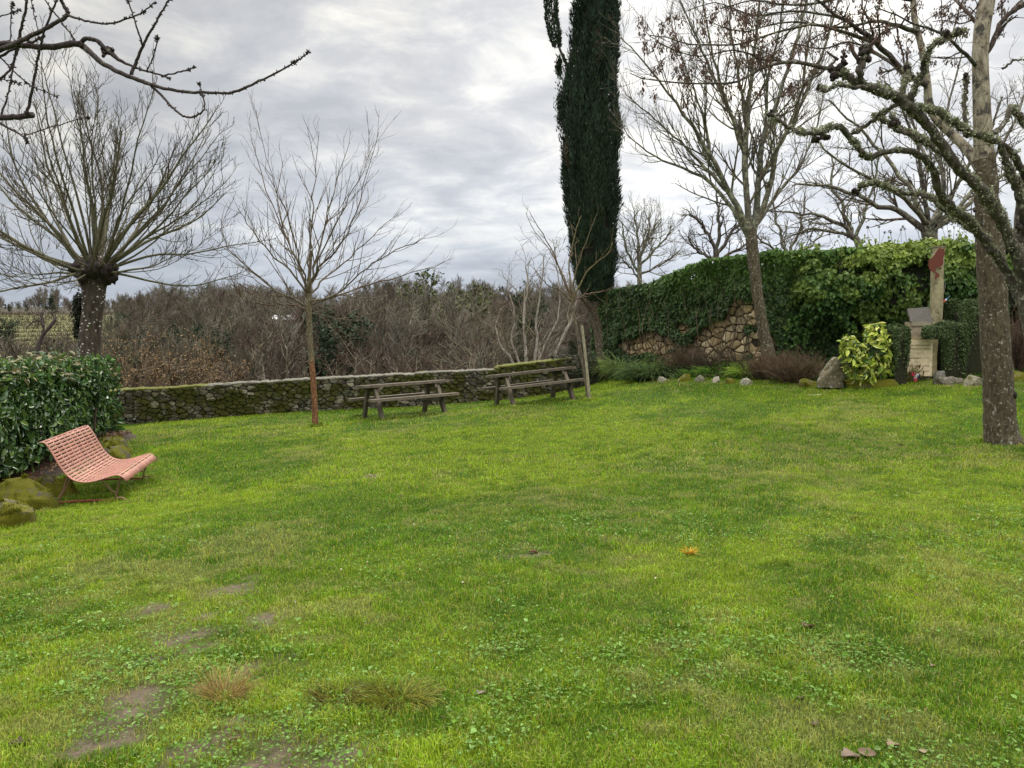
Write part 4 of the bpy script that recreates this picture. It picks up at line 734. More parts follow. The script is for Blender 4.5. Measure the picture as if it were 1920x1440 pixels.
twigshrub('bare_shrub', placed(1905, 700, 16.8), 200, 1.5, 1.1, (.13, .085, .06), 'tall tangle of bare twigs behind the big trunk at the right edge', 6)
# ------------------------------------------------------------------ ivy on the wall
def pathpt(s):
    segl = [np.linalg.norm(GW[i+1]-GW[i]) for i in range(3)]; cum = np.concatenate([[0], np.cumsum(segl)]); i = np.clip(np.searchsorted(cum, s, side='right')-1, 0, 2); f = ((s-cum[i])/np.array(segl)[i])[:, None]
    G0 = np.array(GW); p = G0[i]*(1-f)+G0[i+1]*f; t_ = unit(G0[i+1]-G0[i]); return p, np.stack([t_[:, 1], -t_[:, 0]], 1)
n = 54000; s = rng.uniform(-.0, 8.6, n); s = np.minimum(s, 20); p, nr2_ = pathpt(s); g = HL(p[:, 0], p[:, 1]); tt = rng.random(n); zt = gtop(p[:, 0], p[:, 1])+.12+.18*sst(s, 2, 5)+.25*fbm(s*1.5, 0*s, 3, 3)*sst(s, 2, 4); z = g+(zt-g)*tt
pxs = 960+F*p[:, 0]/p[:, 1]; pys = 620-F*(z-1.67)/p[:, 1]
bare = np.zeros(n)
for a, b_, ra, rb in [(1372, 640, 66, 66), (1400, 592, 44, 32), (1322, 660, 46, 36), (1225, 648, 56, 24), (1375, 690, 70, 20), (1285, 668, 40, 14), (1290, 612, 16, 14), (1425, 640, 30, 50)]: bare = np.maximum(bare, 1-np.hypot((pxs-a)/ra, (pys-b_)/rb)+1.5*(fbm(s*2.6, z*2.6, 5, 4)-.5))
kp = bare < .12; off = .05+.20*fbm(s*2.2, z*2.2, 1, 3)*(.6+.9*tt)+.10*rng.random(n); off = off+.45*sst(tt, .75, 1)*sst(s, 2.2, 4)*fbm(s*2, z, 2, 2)
P = np.stack([p[:, 0]+nr2_[:, 0]*off, p[:, 1]+nr2_[:, 1]*off, z], 1)[kp]; Nn = unit(np.stack([nr2_[:, 0], nr2_[:, 1], np.full(n, .45)], 1)[kp]+rng.normal(0, .35, (kp.sum(), 3))); m_ = len(P)
D = unit(np.array([0, 0, -1])+rng.normal(0, .5, (m_, 3))); L = rng.uniform(.06, .125, m_); k = sst(s[kp], 2.0, 4.0)*sst(tt[kp], .6, .95)
cs = np.array([(.035, .070, .018), (.045, .09, .022), (.026, .055, .016), (.07, .115, .03)]); cc = cs[rng.integers(4, size=m_)]*rng.uniform(.6, 1.35, (m_, 1))*(.5+fbm(s[kp]*1.3, z[kp]*1.3, 6, 4)[:, None]); cc = cc*(1-k[:, None])+k[:, None]*np.array([.10, .19, .035])*rng.uniform(.5, 1.4, (m_, 1))
it = thing('climbing_ivy', (4.5, 22, .5), 'dark green ivy climbing over the left part of the rubble wall', 'ivy'); MB().leaves(P, D, Nn, L, L*.8, cc, 'ivy').build('foliage', M_ivy, it)
n = 90; s = rng.uniform(.2, 7.2, n); p, nq = pathpt(s); b = MB(); g = HL(p[:, 0], p[:, 1]); P0 = np.stack([p[:, 0]+nq[:, 0]*.09, p[:, 1]+nq[:, 1]*.09, g], 1); Pv = [P0]
for j in range(9): Pv.append(Pv[-1]+np.stack([rng.normal(0, .09, n), rng.normal(0, .02, n), np.full(n, .26)], 1))
b.tubes(np.stack(Pv, 1), np.linspace(.016, .005, 10)[None]*np.ones((n, 1)), 4, jit(n, (.13, .09, .06))); b.build('stems', M_twig, it)
# big ivy mass on the right
it = thing('ivy_hedge', (10, 18.5, .8), 'huge bushy ivy mass with yellow green tips on top of the wall at the right', 'ivy'); b = MB(); core = MB()
n = 62000; s = rng.uniform(6.4, 19.0, n); p, nq = pathpt(s); a = rng.uniform(-.05, 2.2, n); g = HL(p[:, 0], p[:, 1]); env = sst(s, 6.2, 7.2)
HH = (gtop(p[:, 0], p[:, 1])+np.interp(s, [6, 7.5, 9, 11, 13, 19], [.10, .32, .42, .50, .48, .5])-g+.28*2*(fbm(s*1.2, 0*s+3, 1, 3)-.5)); DD = .95*env+.15
ca = np.sign(np.cos(a))*np.abs(np.cos(a))**.5; sa = np.abs(np.sin(a))**.62; lumpv = .52*2*(fbm(s*1.5, a*2.0, 2, 4)-.5); inn = rng.random(n) < .22
dep = -.20*rng.random(n)**2-.30*inn; off = DD*ca*np.interp(sa, [0, .35, .6, 1], [.28, .75, 1, .9])+(lumpv+dep)*np.clip(ca+.25, 0, 1); z = g+.08+HH*sa+(lumpv*.35+dep*.5)*sa
P = np.stack([p[:, 0]+nq[:, 0]*off, p[:, 1]+nq[:, 1]*off, z], 1); Nn = unit(np.stack([nq[:, 0]*np.clip(ca, -.3, 1), nq[:, 1]*np.clip(ca, -.3, 1), .35+.8*sa**4], 1)+rng.normal(0, .4, (n, 3)))
cv = fbm(s*2.3+5, a*3.2, 4, 3); pxs = 960+F*P[:, 0]/P[:, 1]; pys = 620-F*(P[:, 2]-1.67)/P[:, 1]
kp = ((cv > .37) | inn) & ~((np.hypot((pxs-1795)/32, (pys-584)/20) < 1+.5*(cv-.5)) & (ca > .1)) & ~((pxs < 1500) & (pys > 655+20*(cv-.5)) & (pxs > 1410)) & ~((pxs > 1560) & (pys > 640))
P, Nn = P[kp], Nn[kp]; m_ = len(P); D = unit(np.array([0, 0, -1])+rng.normal(0, .5, (m_, 3))); L = rng.uniform(.07, .135, m_)
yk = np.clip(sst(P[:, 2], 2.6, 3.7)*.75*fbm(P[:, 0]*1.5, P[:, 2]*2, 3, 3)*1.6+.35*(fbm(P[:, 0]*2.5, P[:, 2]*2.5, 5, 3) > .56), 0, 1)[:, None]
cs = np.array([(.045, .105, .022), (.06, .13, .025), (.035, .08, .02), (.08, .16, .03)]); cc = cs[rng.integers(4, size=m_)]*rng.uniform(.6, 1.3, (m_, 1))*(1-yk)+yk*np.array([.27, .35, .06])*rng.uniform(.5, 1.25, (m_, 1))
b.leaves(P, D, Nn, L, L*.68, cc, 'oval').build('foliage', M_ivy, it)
SS = np.linspace(7.6, 19, 40); AA = np.linspace(.1, 2.6, 12); V = []
pp, nq = pathpt(SS)
for i in range(40):
    g_ = float(HL(*pp[i])); hh = float(gtop(*pp[i]))+.25-g_
    for a_ in AA: o_ = .62*math.copysign(abs(math.cos(a_))**.5, math.cos(a_))*min(1, (SS[i]-6.3)/.8)+.02; V.append((pp[i][0]+nq[i][0]*o_, pp[i][1]+nq[i][1]*o_, g_+.9+(hh-.9)*abs(math.sin(a_))**.6))
I = np.arange(480).reshape(40, 12); core.add(V, [np.stack([I[:-1, :-1], I[:-1, 1:], I[1:, 1:], I[1:, :-1]], -1).reshape(-1, 4)], np.array([.022, .026, .014])); core.build('branches', M_core, it)
k = 150; s = rng.uniform(6.6, 18, k); p, nq = pathpt(s); zt = gtop(p[:, 0], p[:, 1])+.38; o_ = rng.uniform(-.2, .75, k)[:, None]; P0 = np.stack([p[:, 0]+nq[:, 0]*o_[:, 0], p[:, 1]+nq[:, 1]*o_[:, 0], zt-.25*o_[:, 0]], 1); b = MB()
P1 = P0+np.stack([rng.normal(0, .15, k), rng.normal(0, .1, k)-.1, rng.uniform(.10, .38, k)], 1); b.tubes(np.stack([P0, P1], 1), np.full((k, 2), .005), 3, jit(k, (.09, .10, .04))); kk = np.repeat(np.arange(k), 9); fq = rng.random(9*k)[:, None]
b.leaves(P0[kk]*(1-fq)+P1[kk]*fq, unit(rng.normal(size=(9*k, 3))), rng.normal(size=(9*k, 3))+np.array([0, -.4, .6]), rng.uniform(.06, .12, 9*k), .055, np.array([.22, .30, .06])*rng.uniform(.5, 1.3, (9*k, 1)), 'oval').build('shoots', M_ivy, it)
# ivy flower heads poking above
b = MB(); k = 46; s = rng.uniform(6.8, 15, k); p, nq = pathpt(s); zt = gtop(p[:, 0], p[:, 1])+.55; P0 = np.stack([p[:, 0], p[:, 1], zt], 1); P1 = P0+np.stack([rng.normal(0, .08, k), rng.normal(0, .05, k), rng.uniform(.15, .42, k)], 1)
b.tubes(np.stack([P0, P1], 1), np.full((k, 2), .005), 3, jit(k, (.06, .07, .03))); 
for q_ in P1:
    u_ = unit(rng.normal(size=(22, 3))); b.leaves(q_+u_*.01, u_, rng.normal(size=(22, 3)), .035, .02, jit(22, (.03, .035, .02)), 'dia')
b.build('berry_heads', M_ivy, it)
# ------------------------------------------------------------------ cypress
Dy = 24.0; ey = [-420, -330, -250, -100, 0, 100, 170, 270, 330, 400, 450, 500, 540, 566]; el = [1112, 1100, 1090, 1082, 1080, 1070, 1056, 1055, 1053, 1058, 1064, 1070, 1082, 1102]; er = [1122, 1134, 1144, 1150, 1152, 1152, 1148, 1156, 1158, 1160, 1158, 1154, 1150, 1138]
ctp = thing('cypress_tree', (wx(1118, Dy), Dy, .4), 'tall dark columnar cypress standing where the low wall meets the ivy wall', 'tree')
n = 62000; yy_ = -420+986*rng.random(n); a = rng.uniform(0, 2*math.pi, n); lx = np.interp(yy_, ey, el); rx = np.interp(yy_, ey, er); z = 1.67+(620-yy_)/F*Dy; cx_ = ((lx+rx)/2-960)/F*Dy; rr_ = (rx-lx)/2/F*Dy
col_ = fbm(a*2.2+8, z*.55, 3, 4); rr2 = rr_*(.86+.46*(col_-.46)+.06*rng.random(n)-.20*rng.random(n)**3); thin = (fbm(a*3+2, z*1.1, 5, 3) > .32)
P = np.stack([cx_+rr2*np.cos(a), Dy+rr2*np.sin(a), z], 1)[thin]; aa = a[thin]; m_ = len(P); D = unit(np.stack([np.cos(aa)*.30, np.sin(aa)*.30, np.ones(m_)], 1)+rng.normal(0, .22, (m_, 3))); Nn = unit(np.stack([np.cos(aa), np.sin(aa), 0*aa], 1)+rng.normal(0, .4, (m_, 3)))
cc = np.array([.026, .046, .026])*rng.uniform(.55, 1.6, (m_, 1)); br_ = (rng.random(m_) < .18); cc[br_] = np.array([.045, .06, .028])
b = MB().leaves(P, D, Nn, rng.uniform(.10, .24, m_), rng.uniform(.03, .06, m_), cc, 'dia')
nk = 210; ky = rng.uniform(-400, 560, nk); ka = rng.uniform(0, 2*math.pi, nk); kr = (np.interp(ky, ey, er)-np.interp(ky, ey, el))/2/F*Dy; kx = ((np.interp(ky, ey, er)+np.interp(ky, ey, el))/2-960)/F*Dy
per = 170; hh_ = rng.random((nk, per)); th_ = rng.uniform(0, 6.28, (nk, per)); Ls_ = rng.uniform(.5, 1.3, nk)[:, None]; rs_ = (.16*np.sin(np.pi*hh_**.7)*rng.random((nk, per))**.5)
off_ = kr[:, None]*.93+.05*hh_; P = np.stack([kx[:, None]+np.cos(ka)[:, None]*off_+rs_*np.cos(th_), Dy+np.sin(ka)[:, None]*off_+rs_*np.sin(th_), 1.67+(620-ky[:, None])/F*Dy+hh_*Ls_], -1).reshape(-1, 3); m_ = len(P); a3 = np.repeat(ka, per)
D = unit(np.stack([np.cos(a3)*.28, np.sin(a3)*.28, np.ones(m_)], 1)+rng.normal(0, .25, (m_, 3))); kc = np.where(rng.random((nk, 1)) < .05, np.array([[.06, .048, .028]]), np.array([[.028, .05, .028]]))*rng.uniform(.55, 1.5, (nk, 1)); b.leaves(P, D, unit(np.stack([np.cos(a3), np.sin(a3), 0*a3], 1)+rng.normal(0, .4, (m_, 3))), rng.uniform(.08, .20, m_), rng.uniform(.03, .05, m_), np.repeat(kc, per, 0)*rng.uniform(.7, 1.3, (m_, 1)), 'dia')
# side spire
n = 5200; yy_ = rng.uniform(-140, 112, n); a = rng.uniform(0, 6.28, n); cxp = np.interp(yy_, [-140, 0, 60, 112], [1019, 1028, 1031, 1040]); rp = np.interp(yy_, [-140, -80, 20, 90, 110, 135], [2, 8, 10, 10, 7, 4])*(.7+.6*fbm(a, yy_*.06, 2, 3)); z = 1.67+(620-yy_)/F*Dy; r_ = rp/F*Dy
P = np.stack([(cxp-960)/F*Dy+r_*np.cos(a), Dy-.3+r_*np.sin(a), z], 1); D = unit(np.stack([np.cos(a)*.3, np.sin(a)*.3, np.ones(n)], 1)+rng.normal(0, .25, (n, 3))); b.leaves(P, D, rng.normal(size=(n, 3)), rng.uniform(.08, .16, n), .035, np.array([.032, .05, .026])*rng.uniform(.5, 1.5, (n, 1)), 'dia')
for (px_a, py_a, r1) in [(1054, 195, 9), (1052, 215, 8), (1158, 250, 8), (1048, 128, 4)]:
    k = 500; u_ = rng.normal(size=(k, 3)); c_ = PX(px_a, py_a, Dy-.2); Pq = c_+u_*np.array([.10, .1, .35])*r1/10; b.leaves(Pq, unit(rng.normal(0, .3, (k, 3))+np.array([0, 0, 1])), rng.normal(size=(k, 3)), .13, .035, np.array([.03, .048, .025])*rng.uniform(.5, 1.5, (k, 1)), 'dia')
b.build('crown', M_cyp, ctp)
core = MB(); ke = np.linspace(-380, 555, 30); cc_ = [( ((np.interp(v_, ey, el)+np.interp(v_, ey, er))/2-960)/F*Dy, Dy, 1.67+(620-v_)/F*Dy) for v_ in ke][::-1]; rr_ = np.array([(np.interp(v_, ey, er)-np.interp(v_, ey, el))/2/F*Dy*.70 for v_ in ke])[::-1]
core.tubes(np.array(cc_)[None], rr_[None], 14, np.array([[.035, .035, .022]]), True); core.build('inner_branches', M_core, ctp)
b = MB(); P, R = trace([(1146, 700, 24, 46), (1134, 660, 24, 34), (1128, 620, 24, 32), (1118, 575, 24, 36), (1112, 530, 24, 36)]); b.tubes(P[None], R[None], 14)
for q_ in ([(1128, 620, 23.9, 20), (1115, 585, 23.8, 14), (1090, 556, 23.7, 10)], [(1130, 610, 23.9, 20), (1140, 575, 23.8, 14), (1146, 545, 23.7, 10)]): P, R = trace(q_); b.tubes(P[None], R[None], 8)
P, R = trace([(1068, 130, 23.8, 7), (1055, 105, 23.7, 5), (1046, 80, 23.7, 4), (1036, 30, 23.7, 3), (1030, -60, 23.7, 2)]); b.tubes(P[None], R[None], 6)
b.build('trunk', M_bark_big, ctp, True)
bush('low_bush', pbase(1078, 21.6)+np.array([0, .9, -.1]), (1.5, 1.2, 1.1), 5200, .07, [(.035, .045, .025), (.05, .045, .03), (.07, .05, .035), (.03, .05, .02)], 'dark bronze leaved bush in the corner between the low wall and the cypress', 'shrub', M_ivy, pw=.6, lump=.2, seed=3)
# ------------------------------------------------------------------ pollarded tree, left
Dp = 16.9; base = PX(165, 830, Dp); base[2] = HL(base[0], base[1])-.1
t = thing('pollarded_tree', base, 'bare pollarded tree with white spotted trunk and long olive shoots behind the laurel hedge', 'tree')
b = MB(); P, R = trace([(168, 850, Dp, 60), (166, 760, Dp, 50), (168, 660, Dp, 40), (170, 620, Dp, 38), (174, 580, Dp, 37), (176, 545, Dp, 42), (174, 515, Dp, 58), (172, 488, Dp, 50), (172, 478, Dp, 26)], 40); R = R*(1+.12*(fbm(np.arange(40)*.7, np.zeros(40), 2)-.5)); b.tubes(P[None], R[None], 18)
b.build('trunk', M_bark_p, t, True)
b = MB(); hc = PX(178, 508, Dp)
for k in range(26):
    u_ = unit(rng.normal(size=3)*np.array([1, 1, .6])); c_ = hc+u_*np.array([.34, .34, .20]); rk = rng.uniform(.05, .16); e = unit(rng.normal(size=(40, 3))); 
    blob(b, c_, rk*1.05, k)
b.build('pollard_head', M_knob, t, True)
def ivyclump(b, c, dims, n, col, ls=.07):
    u_ = unit(rng.normal(size=(n, 3)))*rng.random((n, 1))**.5; b.leaves(np.asarray(c)+u_*np.array(dims), rng.normal(size=(n, 3))+np.array([0, 0, -.5]), rng.normal(size=(n, 3)), ls, ls*.7, np.array(col)*rng.uniform(.5, 1.5, (n, 1)), 'ivy')
b = MB(); ivyclump(b, PX(150, 585, Dp+.1), (.16, .16, .48), 900, (.035, .04, .022)); ivyclump(b, PX(146, 620, Dp+.1), (.10, .1, .2), 300, (.035, .04, .022)); b.build('ivy', M_ivy, t)
b = MB(); M0 = 56; el_ = np.radians(np.concatenate([rng.uniform(45, 86, 17), rng.uniform(12, 60, 26), rng.uniform(-28, 8, 13)])); az_ = rng.uniform(0, 2*math.pi, M0)
d_ = np.stack([np.cos(el_)*np.cos(az_), np.cos(el_)*np.sin(az_)*.9, np.sin(el_)], 1); p0 = hc+d_*np.array([.36, .36, .16]); Ls = rng.uniform(3.6, 5.0, M0)*np.interp(np.degrees(el_), [-30, 0, 30, 90], [.55, .70, .82, 1.0]); nP = 14
P = [p0]; dd = d_.copy(); dd[:, :2] *= 1.25; dd = unit(dd)
for j in range(nP-1): dd = unit(dd+rng.normal(0, .075, dd.shape)+np.array([0, 0, 1])*np.where(el_ > rad(20), .042, .034)[:, None]); P.append(P[-1]+dd*(Ls/(nP-1))[:, None])
P = np.stack(P, 1); R = np.linspace(1, .17, nP)[None]*rng.uniform(.018, .050, (M0, 1))*np.where(el_ < rad(10), .65, 1)[:, None]
colS = jit(M0, (1, 1, 1), .25, .06); b.tubes(P, R, 7, colS); P2, R2 = grow(P, R, 15, .32, 1.0, (28, 52), (.4, 1.05), 7, .75, .07, .42, .0065, .45, .35); b.tubes(P2, R2, 4, jit(len(P2), (.62, .56, .56), .3))
P3, R3 = grow(P2, R2, 4, .25, 1, (25, 55), (.14, .40), 4, .7, .08, .75, .0052, .6); b.tubes(P3, R3, 3, jit(len(P3), (.5, .45, .45), .3)); b.build('shoots', M_shoot, t, True)
# ------------------------------------------------------------------ young tree
Dq = 16.0; base = G(592, 797); t = thing('young_tree', base, 'slender young bare tree with rust brown foot left of the picnic tables', 'tree')
b = MB(); P, R = trace([(592, 800, Dq, 15), (591, 790, Dq, 12), (589, 740, Dq, 11), (583, 660, Dq, 11), (580, 610, Dq, 11), (579, 575, Dq, 13), (580, 560, Dq, 11), (580, 520, Dq, 7), (584, 470, Dq, 5)], 40)
cR = np.repeat(np.where(np.arange(40)[:, None] < 14, np.array([[1.25, .72, .52]]), np.array([[1, 1, .9]])), 10, 0); b.tubes(P[None], R[None], 10, cR); b.build('trunk', M_bark_y, t, True)
tr = []
for q_ in [[(579, 575, 16, 6), (555, 565, 15.9, 5), (520, 545, 15.7, 4), (470, 505, 15.5, 3), (430, 470, 15.3, 2), (412, 430, 15.2, 1.5)], [(578, 580, 16, 5), (545, 572, 15.8, 4), (480, 568, 15.6, 3), (450, 552, 15.4, 2), (440, 530, 15.3, 1.5)],
 [(580, 572, 16, 6), (610, 562, 16.2, 5), (660, 545, 16.4, 4), (710, 530, 16.6, 3), (770, 512, 16.8, 2), (830, 495, 17, 1.4)], [(580, 565, 16, 5), (625, 555, 15.8, 4), (680, 510, 15.6, 3), (730, 475, 15.4, 2.4), (790, 450, 15.2, 1.6)],
 [(579, 560, 16, 6), (568, 520, 16, 5), (550, 470, 16, 4), (530, 430, 16, 3.2), (500, 360, 16, 2.4), (470, 260, 16, 1.4)], [(580, 550, 16, 6), (590, 500, 16.1, 5), (605, 440, 16.2, 4), (615, 400, 16.3, 3), (630, 340, 16.4, 2), (655, 270, 16.5, 1.2)],
 [(580, 545, 16, 5), (600, 500, 15.8, 4.5), (630, 470, 15.6, 3.5), (660, 420, 15.4, 2.8), (680, 350, 15.2, 2), (710, 250, 15, 1.2)], [(580, 535, 16, 4.5), (580, 480, 15.9, 4), (585, 400, 15.8, 3), (590, 330, 15.7, 2), (598, 250, 15.6, 1.2)],
 [(579, 545, 16, 4.5), (560, 500, 16.3, 4), (540, 440, 16.6, 3), (520, 380, 16.8, 2.2), (530, 300, 17, 1.3)], [(579, 555, 16, 5), (545, 510, 15.7, 4), (500, 465, 15.4, 3), (470, 430, 15.2, 2), (445, 390, 15, 1.3)],
 [(580, 560, 16, 5), (610, 520, 16.4, 4), (650, 490, 16.8, 3), (700, 440, 17.1, 2), (745, 400, 17.4, 1.3)], [(580, 550, 16, 5), (560, 480, 15.5, 3.5), (535, 400, 15.1, 2.5), (505, 320, 14.8, 1.5), (480, 210, 14.6, 1)],
 [(580, 550, 16, 5), (605, 470, 15.5, 3.5), (640, 400, 15.1, 2.5), (680, 320, 14.8, 1.5), (700, 270, 14.6, 1)], [(582, 575, 16, 3), (600, 590, 16.1, 2.5), (640, 598, 16.3, 2), (680, 592, 16.5, 1.4), (712, 578, 16.6, 1)], [(580, 560, 16, 4), (596, 510, 17, 3), (640, 440, 17.8, 2.2), (690, 380, 18.2, 1.4)]]: tr.append(trace(q_, 16, .12))
P, R = stack(tr, 16); R = R*.82; b = MB(); b.tubes(P, R, 6, jit(len(P), (1.1, 1, .95), .15)); P2, R2 = grow(P, R, 14, .15, 1, (16, 40), (.5, 1.4), 8, .35, .05, .55, .0042, .5, .45); b.tubes(P2, R2, 4, jit(len(P2), (1, .88, .85), .2)); P3, R3 = grow(P2, R2, 3, .2, 1, (20, 50), (.15, .45), 5, .3, .09, .7, .0032, .6); b.tubes(P3, R3, 3, jit(len(P3), (.95, .8, .8), .2)); b.build('crown', M_bark_y, t, True)
# ------------------------------------------------------------------ staked sapling
Ds = 18.6; t = thing('young_tree', G(1103, 748), 'thin staked sapling at the right end of the second picnic table', 'tree')
b = MB(); P, R = trace([(1102, 750, 18.2, 5.5), (1098, 720, 18.2, 5), (1090, 670, 18.2, 5), (1080, 610, 18.2, 5), (1072, 565, 18.2, 5), (1070, 545, 18.2, 5)], 24, .03); b.tubes(P[None], R[None], 7); b.build('trunk', M_bark_y, t, True)
tr = [trace(q_, 14, .1) for q_ in [[(1072, 560, 18.2, 4), (1055, 520, 18.1, 3), (1035, 470, 18, 2.4), (1010, 430, 18, 1.8), (992, 395, 17.9, 1)], [(1071, 565, 18.2, 4), (1090, 530, 18.3, 3), (1110, 500, 18.4, 2.4), (1135, 480, 18.5, 2), (1148, 455, 18.6, 1.4)],
 [(1072, 560, 18.2, 4), (1080, 510, 18.1, 3), (1095, 460, 18, 2), (1118, 400, 17.9, 1.2)], [(1070, 560, 18.2, 4), (1068, 500, 18.3, 3), (1078, 440, 18.4, 2), (1090, 405, 18.5, 1.2)], [(1072, 565, 18.2, 3), (1050, 545, 18, 2.4), (1020, 530, 17.9, 2), (1000, 500, 17.8, 1.2)], [(1073, 565, 18.2, 3), (1100, 552, 18, 2.4), (1130, 545, 17.9, 1.4)], [(1073, 560, 18.2, 3), (1050, 500, 18.8, 2.4), (1015, 450, 19, 1.6), (985, 400, 19.1, 1)]]]
P, R = stack(tr, 14); b = MB(); b.tubes(P, R, 5, jit(len(P), (1.3, 1.1, .9))); P2, R2 = grow(P, R, 5, .25, 1, (20, 50), (.25, .7), 7, .45, .09, .6, .004, .5); b.tubes(P2, R2, 4, jit(len(P2), (1.2, 1, .85))); P3, R3 = grow(P2, R2, 2, .2, 1, (20, 50), (.1, .3), 4, .4, .1, .8, .0035); b.tubes(P3, R3, 3, jit(len(P3), (1.1, .9, .8))); b.build('crown', M_bark_y, t, True)
t = thing('wooden_stake', G(1107, 749), 'pale wooden stake leaning beside the sapling', 'stake'); b = MB(); P, R = trace([(1106, 752, 18.0, 5.5), (1099, 680, 18.0, 5.5), (1091, 610, 18.0, 5.5)], 6); b.tubes(P[None], R[None], 8, np.array([[.30, .27, .18]]), True); b.build('post', M_wood, t)
b = MB(); 
for zz_ in (640,): P, R = trace([(1083, 640, 18.2, 3), (1095, 642, 18.0, 3)], 4); b.tubes(P[None], R[None]*1.1, 6, np.array([[.05, .05, .05]]))
b.build('tie', M_paint, t)
# ------------------------------------------------------------------ leaning multi-stemmed tree
t = thing('multi_stemmed_tree', placed(1438, 665, 18.6), 'tall bare tree with fanned lichened stems growing in the bed before the ivy', 'tree')
b = MB(); P, R = trace([(1442, 675, 18.6, 28), (1436, 640, 18.6, 22), (1428, 600, 18.6, 20), (1420, 550, 18.6, 20), (1414, 500, 18.6, 21), (1410, 460, 18.6, 22), (1408, 430, 18.6, 20)], 28, .03); b.tubes(P[None], R[None], 12); b.build('trunk', M_bark_big, t, True)
tl = [[(1410, 445, 18.6, 14), (1398, 350, 18.6, 11), (1400, 250, 18.5, 9), (1408, 150, 18.4, 7), (1420, 60, 18.3, 5), (1432, -60, 18.2, 3)], [(1412, 440, 18.6, 14), (1424, 330, 18.7, 11), (1435, 250, 18.8, 9), (1470, 150, 19, 7), (1500, 50, 19.2, 5), (1525, -60, 19.3, 3)],
 [(1412, 430, 18.6, 13), (1445, 350, 18.5, 10), (1462, 270, 18.3, 8), (1500, 200, 18.1, 7), (1545, 90, 17.9, 5), (1575, -20, 17.8, 3)], [(1408, 445, 18.6, 14), (1370, 365, 18.4, 10), (1330, 290, 18.2, 8), (1290, 225, 18, 6), (1245, 165, 17.8, 4), (1195, 100, 17.6, 2.5), (1162, 70, 17.5, 1.5)],
 [(1400, 350, 18.6, 10), (1388, 260, 18.9, 8), (1345, 160, 19.2, 6), (1310, 80, 19.4, 4), (1270, -10, 19.6, 2.5)], [(1408, 450, 18.6, 9), (1345, 355, 18.9, 7), (1285, 318, 19.1, 5), (1225, 292, 19.3, 3.5), (1180, 255, 19.5, 2), (1165, 225, 19.6, 1.2)],
 [(1370, 365, 18.4, 8), (1320, 310, 18.7, 6), (1270, 260, 19, 4), (1220, 215, 19.2, 3), (1170, 175, 19.4, 1.6)], [(1399, 300, 18.6, 8), (1365, 200, 18.3, 6), (1340, 120, 18, 4.5), (1322, 20, 17.8, 3), (1315, -60, 17.7, 2)],
 [(1426, 330, 18.7, 9), (1470, 260, 19, 7), (1500, 180, 19.3, 5), (1515, 90, 19.5, 3.5), (1530, 0, 19.6, 2)], [(1435, 250, 18.8, 6), (1440, 150, 18.6, 5), (1460, 60, 18.4, 4), (1470, -50, 18.3, 2.5)], [(1403, 240, 18.5, 7), (1385, 140, 18.3, 5), (1372, 50, 18.1, 3.6), (1365, -60, 18, 2)],
 [(1330, 290, 18.2, 6), (1320, 220, 18, 4.5), (1290, 140, 17.8, 3), (1260, 50, 17.6, 2)], [(1412, 430, 18.6, 8), (1455, 370, 19, 6), (1500, 310, 19.4, 4), (1530, 240, 19.7, 3), (1545, 160, 19.9, 2)]]
P, R = stack([trace(q_, 18, .10) for q_ in tl], 18); b = MB(); b.tubes(P, R, 8, jit(len(P), (1, 1, 1), .1)); P2, R2 = grow(P, R, 17, .12, 1, (18, 42), (.7, 1.9), 8, .5, .06, .5, .006, .4, .45); b.tubes(P2, R2, 4, jit(len(P2), (.85, .8, .75), .2)); P3, R3 = grow(P2, R2, 7, .15, 1, (20, 48), (.25, .75), 5, .4, .07, .7, .0045, .55); b.tubes(P3, R3, 3, jit(len(P3), (.75, .7, .65), .2)); P4, R4 = grow(P3, R3, 1, .3, 1, (20, 50), (.1, .25), 3, .4, .09, .9, .004, .7); b.tubes(P4, R4, 3, jit(len(P4), (.75, .7, .65), .2)); b.build('crown', M_bark_l, t, True)
# ------------------------------------------------------------------ spreading tree behind the ivy
def limbtree(name, base, trunk, limbs, label, mtt, k2=12, k3=5, k4=2, ln2=(.7, 2.2), ln3=(.3, .8), tint=(.8, .72, .68), rmin=.007, up=.25, wig=.12, ng=16):
    t = thing(name, base, label, 'tree'); b = MB(); P, R = trace(trunk, 24, .05); b.tubes(P[None], R[None], 12); b.build('trunk', mtt, t, True)
    P, R = stack([trace(q_, ng, .25) for q_ in limbs], ng); b = MB(); b.tubes(P, R, 7, jit(len(P), (1, 1, 1), .1)); P2, R2 = grow(P, R, k2, .12, 1, (22, 55), ln2, 8, up, wig, .5, rmin, .4, .4); b.tubes(P2, R2, 4, jit(len(P2), tint, .2)); P3, R3 = grow(P2, R2, k3, .2, 1, (22, 55), ln3, 5, up, wig, .7, rmin*.7, .5); b.tubes(P3, R3, 3, jit(len(P3), tint, .2))
    if k4: P4, R4 = grow(P3, R3, k4, .2, 1, (22, 55), (ln3[0]*.4, ln3[1]*.45), 4, up, wig, .9, rmin*.55, .6); b.tubes(P4, R4, 3, jit(len(P4), tint, .2))
    b.build('crown', mtt, t, True); return t
